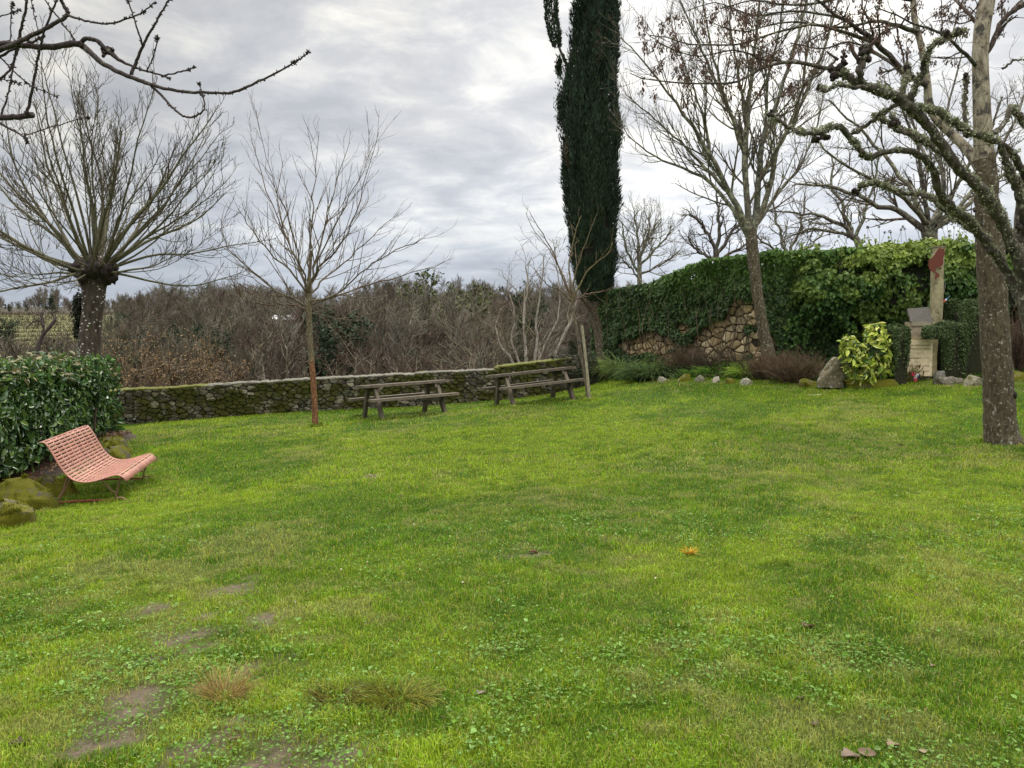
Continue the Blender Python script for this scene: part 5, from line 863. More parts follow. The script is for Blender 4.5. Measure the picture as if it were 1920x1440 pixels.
limbtree('spreading_tree', (wx(1745, 24), 24, .8), [(1748, 640, 24, 30), (1747, 520, 24, 26), (1745, 460, 24, 25), (1742, 430, 24, 30)],
 [[(1738, 435, 24, 14), (1700, 402, 24, 11), (1650, 385, 24, 9), (1590, 358, 24, 7), (1530, 345, 24, 5), (1480, 350, 24, 3)], [(1738, 430, 24, 13), (1722, 380, 24, 10), (1690, 330, 24.5, 8), (1640, 270, 25, 6), (1590, 220, 25, 4), (1550, 190, 25, 2.5)], [(1748, 425, 24, 13), (1765, 385, 24, 10), (1770, 330, 24, 8), (1765, 260, 24, 6), (1785, 180, 24, 4), (1800, 100, 24, 2.5)],
  [(1748, 430, 24, 12), (1800, 395, 24.5, 9), (1850, 350, 25, 7), (1900, 320, 25, 5), (1960, 290, 25, 3)], [(1742, 425, 24, 11), (1735, 360, 23.5, 8), (1725, 280, 23, 6), (1690, 200, 22.6, 4), (1660, 150, 22.4, 2.5)], [(1742, 425, 24, 11), (1700, 370, 23, 8), (1640, 335, 22.4, 6), (1570, 300, 22, 4), (1530, 260, 22, 2.5)],
  [(1745, 425, 24, 10), (1800, 340, 23.4, 7), (1850, 260, 23, 5), (1880, 180, 23, 3)], [(1745, 425, 24, 10), (1760, 350, 25, 7), (1720, 260, 26, 5), (1700, 180, 26, 3)], [(1745, 425, 24, 10), (1830, 350, 24, 7), (1900, 230, 24, 5), (1930, 150, 24, 3)]], 'wide spreading bare tree behind the ivy, above the steel figure', M_bark_l, 13, 6, 2)
limbtree('bare_tree', (wx(1615, 30), 30, .8), [(1630, 640, 30, 16), (1612, 470, 30, 13), (1600, 445, 30, 11)], [[(1602, 448, 30, 9), (1580, 425, 30, 8), (1540, 405, 30, 6), (1490, 400, 30, 4), (1440, 395, 30, 2.5)], [(1600, 445, 30, 8), (1585, 400, 30, 6), (1560, 350, 30, 5), (1560, 290, 30, 3)], [(1602, 445, 30, 8), (1620, 400, 30, 6), (1640, 340, 30, 4), (1650, 280, 30, 2.5)], [(1600, 445, 30, 7), (1540, 430, 30, 5), (1490, 440, 30, 3), (1450, 460, 30, 2)]], 'thin dark tree rising from behind the ivy between the two larger trees', M_bark_l, 10, 5, 2, rmin=.008)
limbtree('bare_tree', (wx(1345, 34), 34, .8), [(1345, 640, 34, 14), (1345, 520, 34, 12), (1342, 470, 34, 10)], [[(1343, 480, 34, 8), (1330, 440, 34, 6), (1312, 415, 34, 5), (1290, 400, 34, 3)], [(1343, 470, 34, 8), (1350, 420, 34, 6), (1345, 380, 34, 4), (1340, 350, 34, 2.5)], [(1343, 480, 34, 8), (1370, 440, 34, 6), (1395, 410, 34, 4), (1400, 380, 34, 2.5)], [(1343, 490, 34, 7), (1310, 470, 34, 5), (1290, 450, 34, 3)], [(1343, 490, 34, 7), (1380, 470, 34, 5), (1420, 440, 34, 3)]], 'dark knotty bare tree showing over the ivy left of the leaning tree', M_bark_m, 10, 5, 2, (.7, 1.6), (.3, .7), rmin=.010, up=.1, wig=.2)
limbtree('bare_tree', (wx(1475, 36), 36, .8), [(1478, 640, 36, 14), (1476, 520, 36, 10), (1475, 480, 36, 9)], [[(1475, 480, 36, 7), (1460, 430, 36, 5), (1450, 380, 36, 3)], [(1475, 480, 36, 7), (1500, 430, 36, 5), (1510, 370, 36, 3)], [(1475, 490, 36, 6), (1440, 460, 36, 4), (1410, 440, 36, 3)], [(1475, 490, 36, 6), (1520, 460, 36, 4), (1550, 430, 36, 3)]], 'small twiggy bare tree behind the ivy just right of the leaning trunk', M_bark_l, 10, 5, 2, (.7, 1.7), (.3, .8), rmin=.010, up=.2, wig=.15)
limbtree('bare_tree', (wx(1202, 46), 46, .8), [(1200, 640, 46, 11), (1199, 520, 46, 9), (1199, 480, 46, 8)], [[(1199, 490, 46, 6), (1195, 440, 46, 4), (1190, 395, 46, 2)], [(1199, 490, 46, 6), (1215, 440, 46, 4), (1220, 400, 46, 2)], [(1199, 510, 46, 5), (1175, 470, 46, 4), (1168, 420, 46, 2)], [(1199, 500, 46, 5), (1235, 460, 46, 4), (1262, 430, 46, 2)], [(1199, 515, 46, 5), (1240, 495, 46, 3), (1275, 470, 46, 2)], [(1199, 520, 46, 4), (1180, 500, 46, 3), (1165, 480, 46, 2)], [(1199, 500, 46, 5), (1210, 450, 47, 4), (1240, 410, 48, 2)]], 'pale rounded bare tree just right of the cypress, behind the wall', M_bark_l, 12, 6, 2, (1.0, 2.4), (.4, 1.1), (1.0, .95, .8), rmin=.013, up=.3, wig=.12)
# ------------------------------------------------------------------ big trunk at the right
t = thing('big_lime_tree', G(1880, 832), 'thick straight trunk with peeled pale upper wood at the right edge', 'tree')
b = MB(); P, R = trace([(1883, 848, 11, 84), (1880, 832, 11, 70), (1877, 810, 11, 60), (1874, 760, 11, 57), (1869, 680, 11, 53), (1864, 600, 11, 51), (1861, 540, 11, 51), (1857, 480, 11, 50), (1854, 420, 11, 47), (1850, 370, 11, 43), (1849, 330, 11, 40), (1846, 290, 11, 37)], 60, .03)
R = R*.94*(1+.10*(fbm(np.arange(60)*.35, np.zeros(60), 4)-.5)); b.tubes(P[None], R[None], 22); b.build('trunk', M_bark_big, t, True)
b = MB(); P, R = trace([(1846, 300, 11, 36), (1843, 250, 11, 32), (1840, 180, 11, 29), (1838, 110, 11, 27), (1842, 50, 11, 28), (1851, 0, 11, 27), (1858, -80, 11, 24), (1862, -200, 11, 18), (1868, -330, 11, 10)], 40); b.tubes(P[None], R[None], 14)
P, R = trace([(1840, 325, 11, 20), (1815, 282, 11.2, 22), (1785, 252, 11.4, 20), (1758, 225, 11.5, 20), (1742, 195, 11.6, 20), (1738, 150, 11.6, 16), (1728, 90, 11.7, 14), (1714, 30, 11.8, 14), (1712, -30, 11.8, 12), (1705, -150, 11.9, 8)], 40); R = R*.8; b.tubes(P[None], R[None], 12); b.build('pale_stems', M_bark_pale, t, True)
b = MB(); kn = [(1893, 662, 8), (1892, 690, 6), (1900, 742, 15), (1830, 395, 6)]
for a_, b__, s_ in kn:
    b = MB(); blob(b, PX(a_-3, b__, 10.90), s_*11/F*.5, int(a_)); b.build('knot', M_knob, t, True)
tl = [[(1738, 160, 11.6, 11), (1690, 128, 11.4, 10), (1642, 78, 11.2, 9), (1600, 48, 11, 7), (1545, 12, 10.8, 5), (1500, -20, 10.7, 3)], [(1720, 60, 11.7, 10), (1690, 50, 11.5, 8), (1640, 40, 11.3, 6), (1570, 52, 11.1, 4.5), (1480, 40, 10.9, 3.5), (1400, 60, 10.7, 2.5), (1330, 40, 10.6, 1.6)],
 [(1640, 78, 11.2, 8), (1580, 60, 11, 6), (1520, 48, 10.8, 5), (1450, 62, 10.6, 4), (1390, 82, 10.5, 3.5), (1320, 83, 10.4, 3), (1260, 72, 10.3, 2.4), (1215, 66, 10.2, 1.5)], [(1560, 130, 10.8, 8), (1520, 120, 10.8, 7), (1480, 118, 10.7, 6.5), (1440, 122, 10.6, 5.5), (1410, 138, 10.5, 5), (1370, 156, 10.4, 4.5), (1310, 157, 10.3, 3.5), (1240, 152, 10.2, 2.8), (1180, 138, 10.1, 1.6)],
 [(1480, 118, 10.7, 4), (1430, 112, 10.6, 3.5), (1380, 95, 10.5, 3), (1310, 105, 10.5, 2.4), (1250, 90, 10.4, 2), (1218, 66, 10.4, 1.3)], [(1570, 112, 10.8, 4), (1520, 150, 10.8, 3.5), (1470, 178, 10.7, 3), (1420, 200, 10.7, 2.2), (1380, 215, 10.6, 1.4)], [(1850, 100, 11, 10), (1880, 40, 11, 9), (1920, 8, 11, 8), (1990, -30, 11, 6)],
 [(1838, 130, 11, 8), (1800, 90, 10.8, 6), (1760, 60, 10.6, 4.5), (1700, 40, 10.4, 3), (1640, 10, 10.3, 2)], [(1712, 0, 11.8, 10), (1660, -10, 11.6, 8), (1580, -5, 11.4, 6), (1500, 10, 11.2, 4), (1420, 0, 11, 3), (1350, 15, 10.9, 2)], [(1850, 60, 11, 7), (1810, 20, 11.5, 6), (1770, -20, 12, 4)], [(1700, 150, 11.5, 6), (1660, 110, 11.9, 5), (1600, 80, 12.3, 4), (1540, 90, 12.6, 3), (1480, 80, 12.8, 2)], [(1600, 40, 11, 5), (1500, 20, 11.4, 4), (1420, 30, 11.7, 3), (1340, 5, 12, 2), (1290, 20, 12.2, 1.5)]]
P, R = stack([trace(q_, 18, .06) for q_ in tl], 18); b = MB(); b.tubes(P, R, 8, jit(len(P), (.85, .85, .8), .1)); P2, R2 = grow(P, R, 13, .12, 1, (25, 60), (.3, 1.0), 8, .1, .11, .5, .0045, .5, .3); b.tubes(P2, R2, 4, jit(len(P2), (.7, .6, .6), .2)); P3, R3 = grow(P2, R2, 3, .25, 1, (25, 60), (.1, .3), 5, .0, .15, .7, .0033, .6); b.tubes(P3, R3, 3, jit(len(P3), (.7, .6, .6), .2)); b.build('crown', M_bark_m, t, True)
# hanging brown seed bunches
ends = np.concatenate([P2[:, -1], P2[:, 4], P3[:, -1]]); pxe = 960+F*ends[:, 0]/ends[:, 1]; pye = 620-F*(ends[:, 2]-1.67)/ends[:, 1]; kx = (pxe > 1190) & (pxe < 1860) & (pye < 200); e = ends[kx]; wgt = rng.random(len(e)); e = e[wgt < .5]; m_ = len(e)
rep = 20; c_ = np.repeat(e, rep, 0)+rng.normal(0, 1, (m_*rep, 3))*np.array([.024, .024, .036])-np.array([0, 0, .06]); D = unit(rng.normal(0, .35, (m_*rep, 3))+np.array([0, 0, -1]))
MB().leaves(c_, D, rng.normal(size=(m_*rep, 3)), rng.uniform(.03, .058, m_*rep), .018, jit(m_*rep, (.115, .07, .048), .45, .1), 'oval').build('seed_bunches', M_dead, t)['kind'] = 'stuff'
# ------------------------------------------------------------------ lichen-covered gnarled tree, rooted off to the right
gb = PX(1985, 900, 9.4); gb[2] = HL(gb[0], gb[1]); t = thing('gnarled_tree', gb, 'gnarled knobbly tree shaggy with yellow green lichen reaching in from the right edge', 'tree')
b = MB(); P, R = trace([(1990, 905, 9.4, 90), (1985, 860, 9.4, 76), (1975, 760, 9.4, 66), (1962, 660, 9.4, 62), (1950, 600, 9.4, 60), (1938, 550, 9.4, 52), (1926, 480, 9.4, 40), (1922, 420, 9.4, 36), (1930, 340, 9.4, 30), (1945, 250, 9.4, 22), (1940, 120, 9.4, 14)], 40, .04); b.tubes(P[None], R[None], 16); b.build('trunk', M_bark_m, t, True)
gl = [[(1938, 570, 9.4, 36), (1915, 500, 9.3, 32), (1893, 445, 9.2, 30), (1868, 398, 9.1, 29), (1840, 355, 9.0, 27), (1800, 318, 8.9, 25), (1765, 270, 8.8, 23), (1735, 230, 8.7, 22), (1700, 195, 8.6, 25), (1672, 180, 8.6, 23), (1640, 168, 8.5, 22), (1612, 158, 8.5, 20), (1590, 145, 8.5, 18), (1572, 135, 8.5, 16)],
 [(1945, 640, 9.4, 30), (1920, 575, 9.5, 27), (1895, 525, 9.6, 24), (1868, 480, 9.6, 22), (1845, 448, 9.5, 21), (1815, 415, 9.4, 20), (1782, 388, 9.3, 19), (1762, 362, 9.2, 18), (1756, 335, 9.1, 17), (1738, 302, 9.0, 16), (1705, 283, 8.9, 15), (1665, 284, 8.8, 15), (1630, 296, 8.8, 15), (1612, 282, 8.7, 14), (1592, 256, 8.7, 14), (1572, 238, 8.6, 13), (1545, 246, 8.6, 13), (1510, 251, 8.5, 11), (1480, 238, 8.5, 10), (1455, 222, 8.5, 10), (1440, 214, 8.5, 8)],
 [(1860, 472, 9.5, 15), (1830, 440, 9.6, 13), (1795, 412, 9.7, 11), (1765, 388, 9.8, 10), (1730, 366, 9.9, 9.5), (1695, 362, 10, 9), (1660, 350, 10, 8.5), (1632, 346, 10, 8), (1612, 352, 10, 8)],
 [(1815, 330, 8.9, 16), (1790, 305, 9.1, 15), (1755, 278, 9.3, 14), (1715, 258, 9.4, 13), (1680, 240, 9.5, 12), (1655, 225, 9.6, 12), (1640, 220, 9.6, 9)], [(1935, 360, 9.4, 20), (1910, 305, 9.2, 17), (1880, 272, 9, 15), (1840, 256, 8.9, 15), (1800, 238, 8.8, 14), (1765, 215, 8.7, 13), (1720, 202, 8.6, 12)],
 [(1702, 192, 8.6, 17), (1718, 160, 8.5, 15), (1732, 125, 8.4, 14), (1742, 92, 8.3, 14), (1765, 76, 8.3, 13), (1790, 64, 8.3, 12), (1808, 62, 8.3, 12)], [(1622, 160, 8.5, 16), (1612, 138, 8.4, 15), (1620, 115, 8.4, 17), (1622, 100, 8.4, 18), (1619, 86, 8.4, 14)], [(1630, 165, 8.5, 11), (1600, 164, 8.4, 9), (1570, 160, 8.4, 9), (1548, 170, 8.4, 10), (1536, 165, 8.4, 11)],
 [(1690, 190, 8.6, 11), (1655, 212, 8.7, 10), (1622, 236, 8.8, 9), (1592, 255, 8.8, 8)], [(1812, 255, 9, 11), (1808, 210, 9, 10), (1811, 170, 9, 10), (1811, 145, 9, 12)], [(1925, 460, 9.4, 24), (1918, 400, 9.2, 22), (1905, 345, 9.1, 22), (1885, 300, 9, 18), (1875, 265, 8.9, 14)], [(1930, 250, 9.4, 16), (1900, 205, 9.3, 14), (1880, 235, 9.2, 13), (1862, 252, 9.1, 11)],
 [(1688, 190, 8.6, 14), (1695, 160, 8.7, 14), (1700, 140, 8.8, 20), (1702, 125, 8.8, 16)], [(1668, 215, 8.6, 10), (1678, 225, 8.5, 12), (1680, 236, 8.5, 9)], [(1880, 130, 9.4, 6), (1905, 112, 9.3, 5), (1940, 118, 9.2, 5)]]
b = MB(); LP = []; LR = []
for q_ in gl:
    P, R = trace(q_, len(q_)*6, .05); R = R*.78*(1+.5*(fbm(np.arange(len(R))*.6, np.full(len(R), q_[0][0]*.1), 3, 2)-.5)); b.tubes(P[None], R[None], 11, None, True); LP.append(P); LR.append(R)
b.build('limbs', M_bark_m, t, True)
b = MB()
for a_, b__, d_, s_ in [(1568, 132, 8.5, 17), (1582, 120, 8.5, 12), (1560, 145, 8.5, 10), (1580, 105, 8.5, 8), (1620, 92, 8.4, 16), (1628, 108, 8.4, 12), (1612, 112, 8.4, 11), (1530, 262, 8.6, 14), (1545, 255, 8.6, 11), (1700, 132, 8.8, 15), (1706, 145, 8.8, 11), (1443, 216, 8.5, 10), (1608, 358, 10, 12), (1775, 62, 8.3, 14), (1795, 58, 8.3, 12), (1536, 164, 8.4, 9), (1910, 425, 9.2, 12), (1678, 232, 8.5, 12), (1812, 140, 9, 9)]:
    b = MB()
    for k in range(5): blob(b, PX(a_+rng.normal(0, s_*.28), b__+rng.normal(0, s_*.28), d_+rng.normal(0, .04)), s_*d_/F*rng.uniform(.25, .46), int(a_)+k)
    b.build('knob', M_knob, t, True)
# cut stubs and fresh shoots
b = MB()
for q_ in [[(1610, 112, 8.4, 8), (1600, 98, 8.4, 7), (1596, 84, 8.4, 7)], [(1572, 112, 8.5, 6), (1560, 104, 8.5, 4), (1550, 96, 8.5, 3)], [(1700, 125, 8.8, 5), (1701, 112, 8.8, 4), (1700, 98, 8.8, 4)], [(1625, 90, 8.4, 4), (1640, 75, 8.4, 4), (1645, 60, 8.4, 3)], [(1630, 90, 8.4, 5), (1640, 80, 8.4, 4), (1655, 60, 8.3, 3), (1690, 48, 8.2, 2)]]: P, R = trace(q_, 10); MB().tubes(P[None], R[None], 7, np.array([[2.2, 1.9, 1.8]]), True).build('stub', M_knob, t, True)
PP, RR = stack(list(zip(LP, LR)), 18); P2, R2 = grow(PP, RR, 7, .25, 1, (35, 85), (.15, .7), 7, .4, .14, .12, .003, .5); b.tubes(P2, R2, 4, jit(len(P2), (1, .85, .8), .2)); P3, R3 = grow(P2, R2, 2, .3, 1, (25, 60), (.06, .2), 4, .2, .15, .7, .0026); b.tubes(P3, R3, 3, jit(len(P3), (1, .85, .8), .2)); b.build('twigs', M_bark_c, t, True)
# lichen tufts along the limbs
b = MB(); amt = [.8, .9, 1.4, 1.3, 1.4, .7, .5, .6, .7, .5, .9, .6, .7, .5, .1]
for P, R, am in zip(LP, LR, amt):
    L_ = np.linalg.norm(np.diff(P, axis=0), axis=1).sum(); k = int(2400*L_*am); tt = rng.random(k)*(len(P)-1); i = np.clip(tt.astype(int), 0, len(P)-2); f = (tt-i)[:, None]; c_ = P[i]*(1-f)+P[i+1]*f; T = unit(P[i+1]-P[i]); r_ = R[i]
    o_ = unit(np.cross(T, rng.normal(size=T.shape))+np.array([0, 0, .75])+np.array([0, -.2, 0])); kk = fbm(c_[:, 0]*9, c_[:, 2]*9+o_[:, 0]*2, 3, 4) > .56-.07*(am > 1.2); c_ = c_[kk]; o_ = o_[kk]; r_ = r_[kk]; m_ = len(c_)
    sz_ = rng.uniform(.008, .024, m_); pos = c_+o_*(r_*.95+rng.random(m_)*.018*(1+am*.5))[:, None]
    b.leaves(pos, unit(o_+rng.normal(0, .7, o_.shape)), rng.normal(size=o_.shape), sz_, sz_*.8, np.where(rng.random((m_, 1)) < .6, np.array([[.42, .43, .29]]), np.array([[.28, .29, .18]]))*rng.uniform(.55, 1.25, (m_, 1)), 'round')
b.build('lichen', M_lich, t)['kind'] = 'stuff'
# ------------------------------------------------------------------ cherry branches reaching in at the top left
cb_ = PX(-420, 1000, 5.0); cb_ = np.array([cb_[0], cb_[1], float(HL(cb_[0], cb_[1]))]); t = thing('cherry_tree', cb_, 'bare cherry branches with clustered buds hanging in across the top left corner', 'tree')
b = MB(); b.tubes(resample(np.array([cb_-np.array([0, 0, .1]), cb_+np.array([.03, 0, .8]), cb_+np.array([0, .02, 1.8]), cb_+np.array([.05, 0, 2.6]), PX(-400, 60, 5.1)]), 24)[None], np.linspace(.17, .09, 24)[None], 12); b.build('trunk', M_bark_c, t, True)
D5 = 5.0
cl_ = [[(-400, 120, 5.1, 30), (-250, 90, 5.0, 20), (-80, 82, 5, 14), (0, 82, 5, 12), (45, 85, 5, 11), (95, 88, 5, 11), (140, 82, 5, 12), (158, 88, 5, 11), (190, 117, 4.95, 9), (230, 138, 4.9, 8.5), (265, 152, 4.9, 8), (300, 164, 4.85, 6), (350, 172, 4.85, 6), (400, 174, 4.8, 5), (438, 172, 4.8, 5), (480, 155, 4.8, 4.4), (530, 130, 4.75, 3.4), (560, 112, 4.75, 3), (577, 98, 4.7, 2)],
 [(148, 84, 5, 9), (162, 73, 5, 8), (182, 77, 5, 8), (196, 90, 5, 9), (208, 99, 5, 10), (232, 117, 5, 5), (270, 132, 5, 4), (300, 140, 5, 3.4), (316, 147, 5, 3)], [(305, 142, 5, 3), (345, 133, 5, 3), (364, 126, 5, 2.5)], [(246, 140, 4.9, 8), (255, 118, 4.9, 6), (268, 86, 4.85, 5), (290, 45, 4.8, 4.4), (308, 14, 4.8, 3.6), (330, -15, 4.75, 3)], [(268, 86, 4.85, 4), (256, 48, 4.8, 3), (245, 15, 4.8, 2.6), (236, -15, 4.8, 2)],
 [(275, 132, 5, 2.6), (288, 106, 4.95, 2.6), (295, 70, 4.9, 2)], [(280, 157, 4.9, 5), (310, 186, 4.85, 4.5), (335, 212, 4.8, 4), (356, 220, 4.8, 4), (376, 212, 4.75, 3.6), (384, 200, 4.75, 3), (380, 178, 4.75, 2.4), (374, 158, 4.75, 1.8)], [(126, 28, 4.9, 5), (165, 40, 4.85, 3.8), (205, 44, 4.8, 3.6), (240, 34, 4.8, 3.2), (268, 22, 4.75, 2.8), (288, 6, 4.7, 2)],
 [(-250, 170, 5.1, 16), (-100, 130, 5.1, 12), (-20, 100, 5, 10), (20, 86, 4.95, 9), (60, 66, 4.95, 8), (95, 48, 4.9, 7), (126, 27, 4.9, 7), (118, 8, 4.9, 6), (106, -15, 4.85, 5)], [(140, 76, 5, 3.6), (118, 44, 5, 3), (95, 15, 5, 2.6), (78, -12, 5, 2.4)], [(50, 210, 5.1, 6), (62, 160, 5.05, 5), (70, 112, 5, 4.6), (78, 80, 4.95, 4.4), (88, 45, 4.9, 4), (104, 4, 4.85, 3.6), (110, -15, 4.85, 3)],
 [(-300, 300, 5.2, 20), (-120, 235, 5.15, 14), (0, 221, 5.1, 11), (40, 219, 5.1, 11), (62, 215, 5.1, 11)], [(34, 80, 5, 6), (42, 45, 4.95, 5), (50, 5, 4.9, 4.6), (54, -15, 4.9, 4)], [(34, 90, 5, 4.4), (24, 120, 5, 4), (8, 142, 5, 4), (-30, 175, 5.05, 4)], [(-40, 85, 5, 4), (0, 108, 5, 3), (30, 138, 5, 2.6), (60, 162, 5, 2.2), (105, 180, 5, 2)], [(-40, 205, 5.1, 6), (0, 231, 5.1, 4.6), (25, 245, 5.05, 4), (45, 257, 5, 4), (50, 266, 5, 3)],
 [(42, 256, 5, 2.4), (80, 243, 5, 2), (120, 232, 5, 1.8), (163, 219, 5, 1.2)], [(2, 215, 5, 4), (14, 180, 5, 3.6), (24, 130, 5, 3.2), (30, 95, 5, 3)], [(-30, 125, 5, 5), (20, 95, 5, 4.4), (60, 80, 5, 4), (80, 68, 5, 3)], [(20, 78, 5, 2.6), (20, 40, 5, 2.2), (24, 8, 5, 1.8)], [(-30, 38, 5, 2.6), (10, 28, 5, 2.2), (34, 20, 5, 1.6)], [(72, 60, 5, 2), (65, 30, 5, 1.8), (55, -10, 5, 1.6)], [(-20, 145, 5, 2.6), (10, 150, 5, 2.2), (36, 156, 5, 2)]]
b = MB(); bud = MB(); trs = [trace(q_, len(q_)*6, .012) for q_ in cl_]
for P, R in trs:
    R = R*(1+.22*(fbm(np.arange(len(R))*.9, np.full(len(R), R[0]*900), 3, 2)-.5)); b.tubes(P[None], R[None], 8, None, True)
    n_ = len(P); L_ = np.linalg.norm(np.diff(P, axis=0), axis=1).sum(); k = int(L_*42)
    if k and R[-1] < .012:
        tt = np.clip(rng.random(k)**.8*(n_-1), 0, n_-1.01); i = tt.astype(int); sm = R[i] < .014; i = i[sm]; k = len(i); T = unit(P[np.minimum(i+1, n_-1)]-P[np.maximum(i-1, 0)]); o_ = unit(np.cross(T, rng.normal(size=(k, 3)))+T*.6)
        bud.tubes(np.stack([P[i], P[i]+o_*.010, P[i]+o_*.019], 1), np.array([[.0028, .0042, .0006]])*np.ones((k, 1)), 5)
        for cpt in [n_-1]+list(rng.integers(n_//2, n_, 2)):
            k2 = 7; o_ = unit(rng.normal(size=(k2, 3))+T[0] if k else rng.normal(size=(k2, 3))); c_ = P[cpt]; bud.tubes(np.stack([np.tile(c_, (k2, 1)), c_+o_*.012, c_+o_*.022], 1), np.array([[.003, .0045, .0007]])*np.ones((k2, 1)), 5)
b.build('branches', M_bark_c, t, True); bud.build('buds', M_bark_c, t, True)['kind'] = 'stuff'
b = MB()
for a_, b__, s_ in [(202, 96, 13), (207, 92, 10), (30, 84, 10), (56, 83, 11), (128, 27, 8), (196, 102, 9), (150, 84, 9), (50, 212, 9)]:
    b = MB()
    for k in range(4): blob(b, PX(a_+rng.normal(0, s_*.25), b__+rng.normal(0, s_*.2), 5+rng.normal(0, .01)), s_*5/F*.36, int(a_)+k)
    b.build('knot', M_knob, t, True)
# ------------------------------------------------------------------ woods across the valley
def proto(seed, h, spread, col, trunkcol, nl=16, k2=7, k3=6, r0=.16, tw=.022, rise=.5, low=.3, leafy=None, twist=.10, parts=True):
    rg = np.random.default_rng(seed); z = np.linspace(0, h*.9, 9); P = np.stack([np.cumsum(rg.normal(0, .12, 9)), np.cumsum(rg.normal(0, .12, 9)), z], 1)[None]; R = np.linspace(r0, r0*.15, 9)[None]
    P1, R1 = grow(P, R, nl, low, .98, (30, 62), (spread*.55, spread), 8, rise, twist, .45, .03, .3, .45, rg); P2, R2 = grow(P1, R1, k2, .2, 1, (25, 55), (spread*.22, spread*.5), 5, rise*.7, .12, .5, tw, .5, .3, rg); P3, R3 = grow(P2, R2, k3, .2, 1, (20, 55), (spread*.10, spread*.24), 3, rise*.5, .12, .7, tw*.8, .6, .3, rg)
    b1 = MB().tubes(P, R, 6, np.array([trunkcol])); b2 = MB().tubes(P1, R1, 4, jit(len(P1), trunkcol, .2)); b2.tubes(P2, R2, 3, jit(len(P2), col, .25)); b2.tubes(P3, R3, 3, jit(len(P3), col, .3))
    if leafy:
        e = np.concatenate([P3[:, -1], P3[:, 1], P2[:, 2]]); n_ = min(len(e)*2, leafy[1]); k = rg.integers(len(e), size=n_); b2.leaves(e[k]+rg.normal(0, leafy[2]*.6, (n_, 3)), rg.normal(size=(n_, 3)), rg.normal(size=(n_, 3))+np.array([0, 0, .6]), leafy[2], leafy[2]*.7, np.array(leafy[0])*rg.uniform(.5, 1.5, (n_, 1)), 'dia')
    return b1, b2
BRN = (.108, .090, .060); GRY = (.155, .138, .104); PUR = (.118, .088, .066); OLV = (.112, .106, .062)
SPEC = [(1, 11, 4.2, BRN, (.16, .13, .09)), (2, 12, 4.6, GRY, (.20, .17, .12)), (3, 10, 3.8, PUR, (.18, .14, .10)), (4, 12, 5.0, BRN, (.14, .12, .09)), (5, 9, 3.4, OLV, (.16, .15, .09)), (6, 11, 3.6, PUR, (.22, .18, .13))]
pcol = bpy.data.collections.new('wood_sources')
for sp_ in SPEC:
    b1, b2 = proto(sp_[0], sp_[1], sp_[2], sp_[3], sp_[4], 17, 8, 6, .15, .028, .6, .28); b2.V += b1.V; b2.C += b1.C; b2.Fq += [f+b2.n for f in b1.Fq]; b2.n += b1.n; b2.build('wood_source', M_twig, None, False, pcol)
b1, b2 = proto(31, 8, 3.2, (.05, .055, .03), (.09, .08, .05), 16, 7, 6, .15, .03, .5, .12, ((.045, .06, .026), 5200, .22)); b2.V += b1.V; b2.C += b1.C; b2.Fq += [f+b2.n for f in b1.Fq]; b2.n += b1.n; b2.build('wood_source_z', M_twig, None, False, pcol)
pts = []; rg = np.random.default_rng(77)
for d0, d1, cnt in [(52, 75, 90), (75, 105, 190), (105, 150, 260), (150, 200, 260), (200, 262, 300), (262, 330, 200)]:
    y = np.sqrt(rg.uniform(d0**2, d1**2, cnt)); x = y*rg.uniform(-.86, .30, cnt); d = dwall(x, y); az = x/y; px = 960+F*az
    k = ~((az < -.535) & (az > -.70) & (d > 128) & (d < 268)) & ~((d < 62) & (px > 1010)) & (dwall(x, y) > 44) & ~((az < -.40) & (az > -.62) & (d < 85) & (rg.random(cnt) < .6)); pts.append(np.stack([x[k], y[k]], 1))
y = rg.uniform(268, 330, 130); x = y*rg.uniform(-.80, -.48, 130); pts.append(np.stack([x, y], 1)); pts = np.concatenate(pts); zz = H(pts[:, 0], pts[:, 1])-.3; px = 960+F*pts[:, 0]/pts[:, 1]; sc_l = rng.uniform(.85, 1.5, len(pts))
# keep the skyline of the wood where the picture has it
sky_px = np.interp(px, [-300, 0, 60, 140, 200, 300, 360, 480, 560, 640, 700, 780, 860, 960, 1100, 1400], [552, 552, 530, 556, 562, 550, 544, 538, 548, 560, 540, 524, 526, 536, 540, 548])
sky_px = np.where((px < 215) & (pts[:, 1] < 255), 648, sky_px); sky_px = np.where((px < 180) & (pts[:, 1] >= 255), 556+14*np.sin(px*.05), sky_px); zmax = 1.67+(620-sky_px)/F*pts[:, 1]*(1+0); sc_l = np.minimum(sc_l, np.maximum((zmax-zz)/11*rng.uniform(.82, 1.04, len(pts)), .3))
me = bpy.data.meshes.new('woodland'); me.vertices.add(len(pts)); me.vertices.foreach_set('co', np.stack([pts[:, 0], pts[:, 1], zz], 1).astype(np.float32).ravel())
for nm, ty, ar in (('rot', 'FLOAT', rng.uniform(0, 6.28, len(pts))), ('siz', 'FLOAT', sc_l), ('idx', 'INT', np.where(rng.random(len(pts)) < .17, 6, rng.integers(0, 6, len(pts))))):
    at = me.attributes.new(nm, ty, 'POINT'); at.data.foreach_set('value', ar.astype(np.int32 if ty == 'INT' else np.float32))
wo = bpy.data.objects.new('woodland', me); COL.objects.link(wo); tag(wo, 'bare brown winter woodland covering the far valley side', 'woodland', kind='stuff'); me.materials.append(M_twig)
ng = bpy.data.node_groups.new('woods', 'GeometryNodeTree'); ng.interface.new_socket('Geometry', in_out='INPUT', socket_type='NodeSocketGeometry'); ng.interface.new_socket('Geometry', in_out='OUTPUT', socket_type='NodeSocketGeometry')
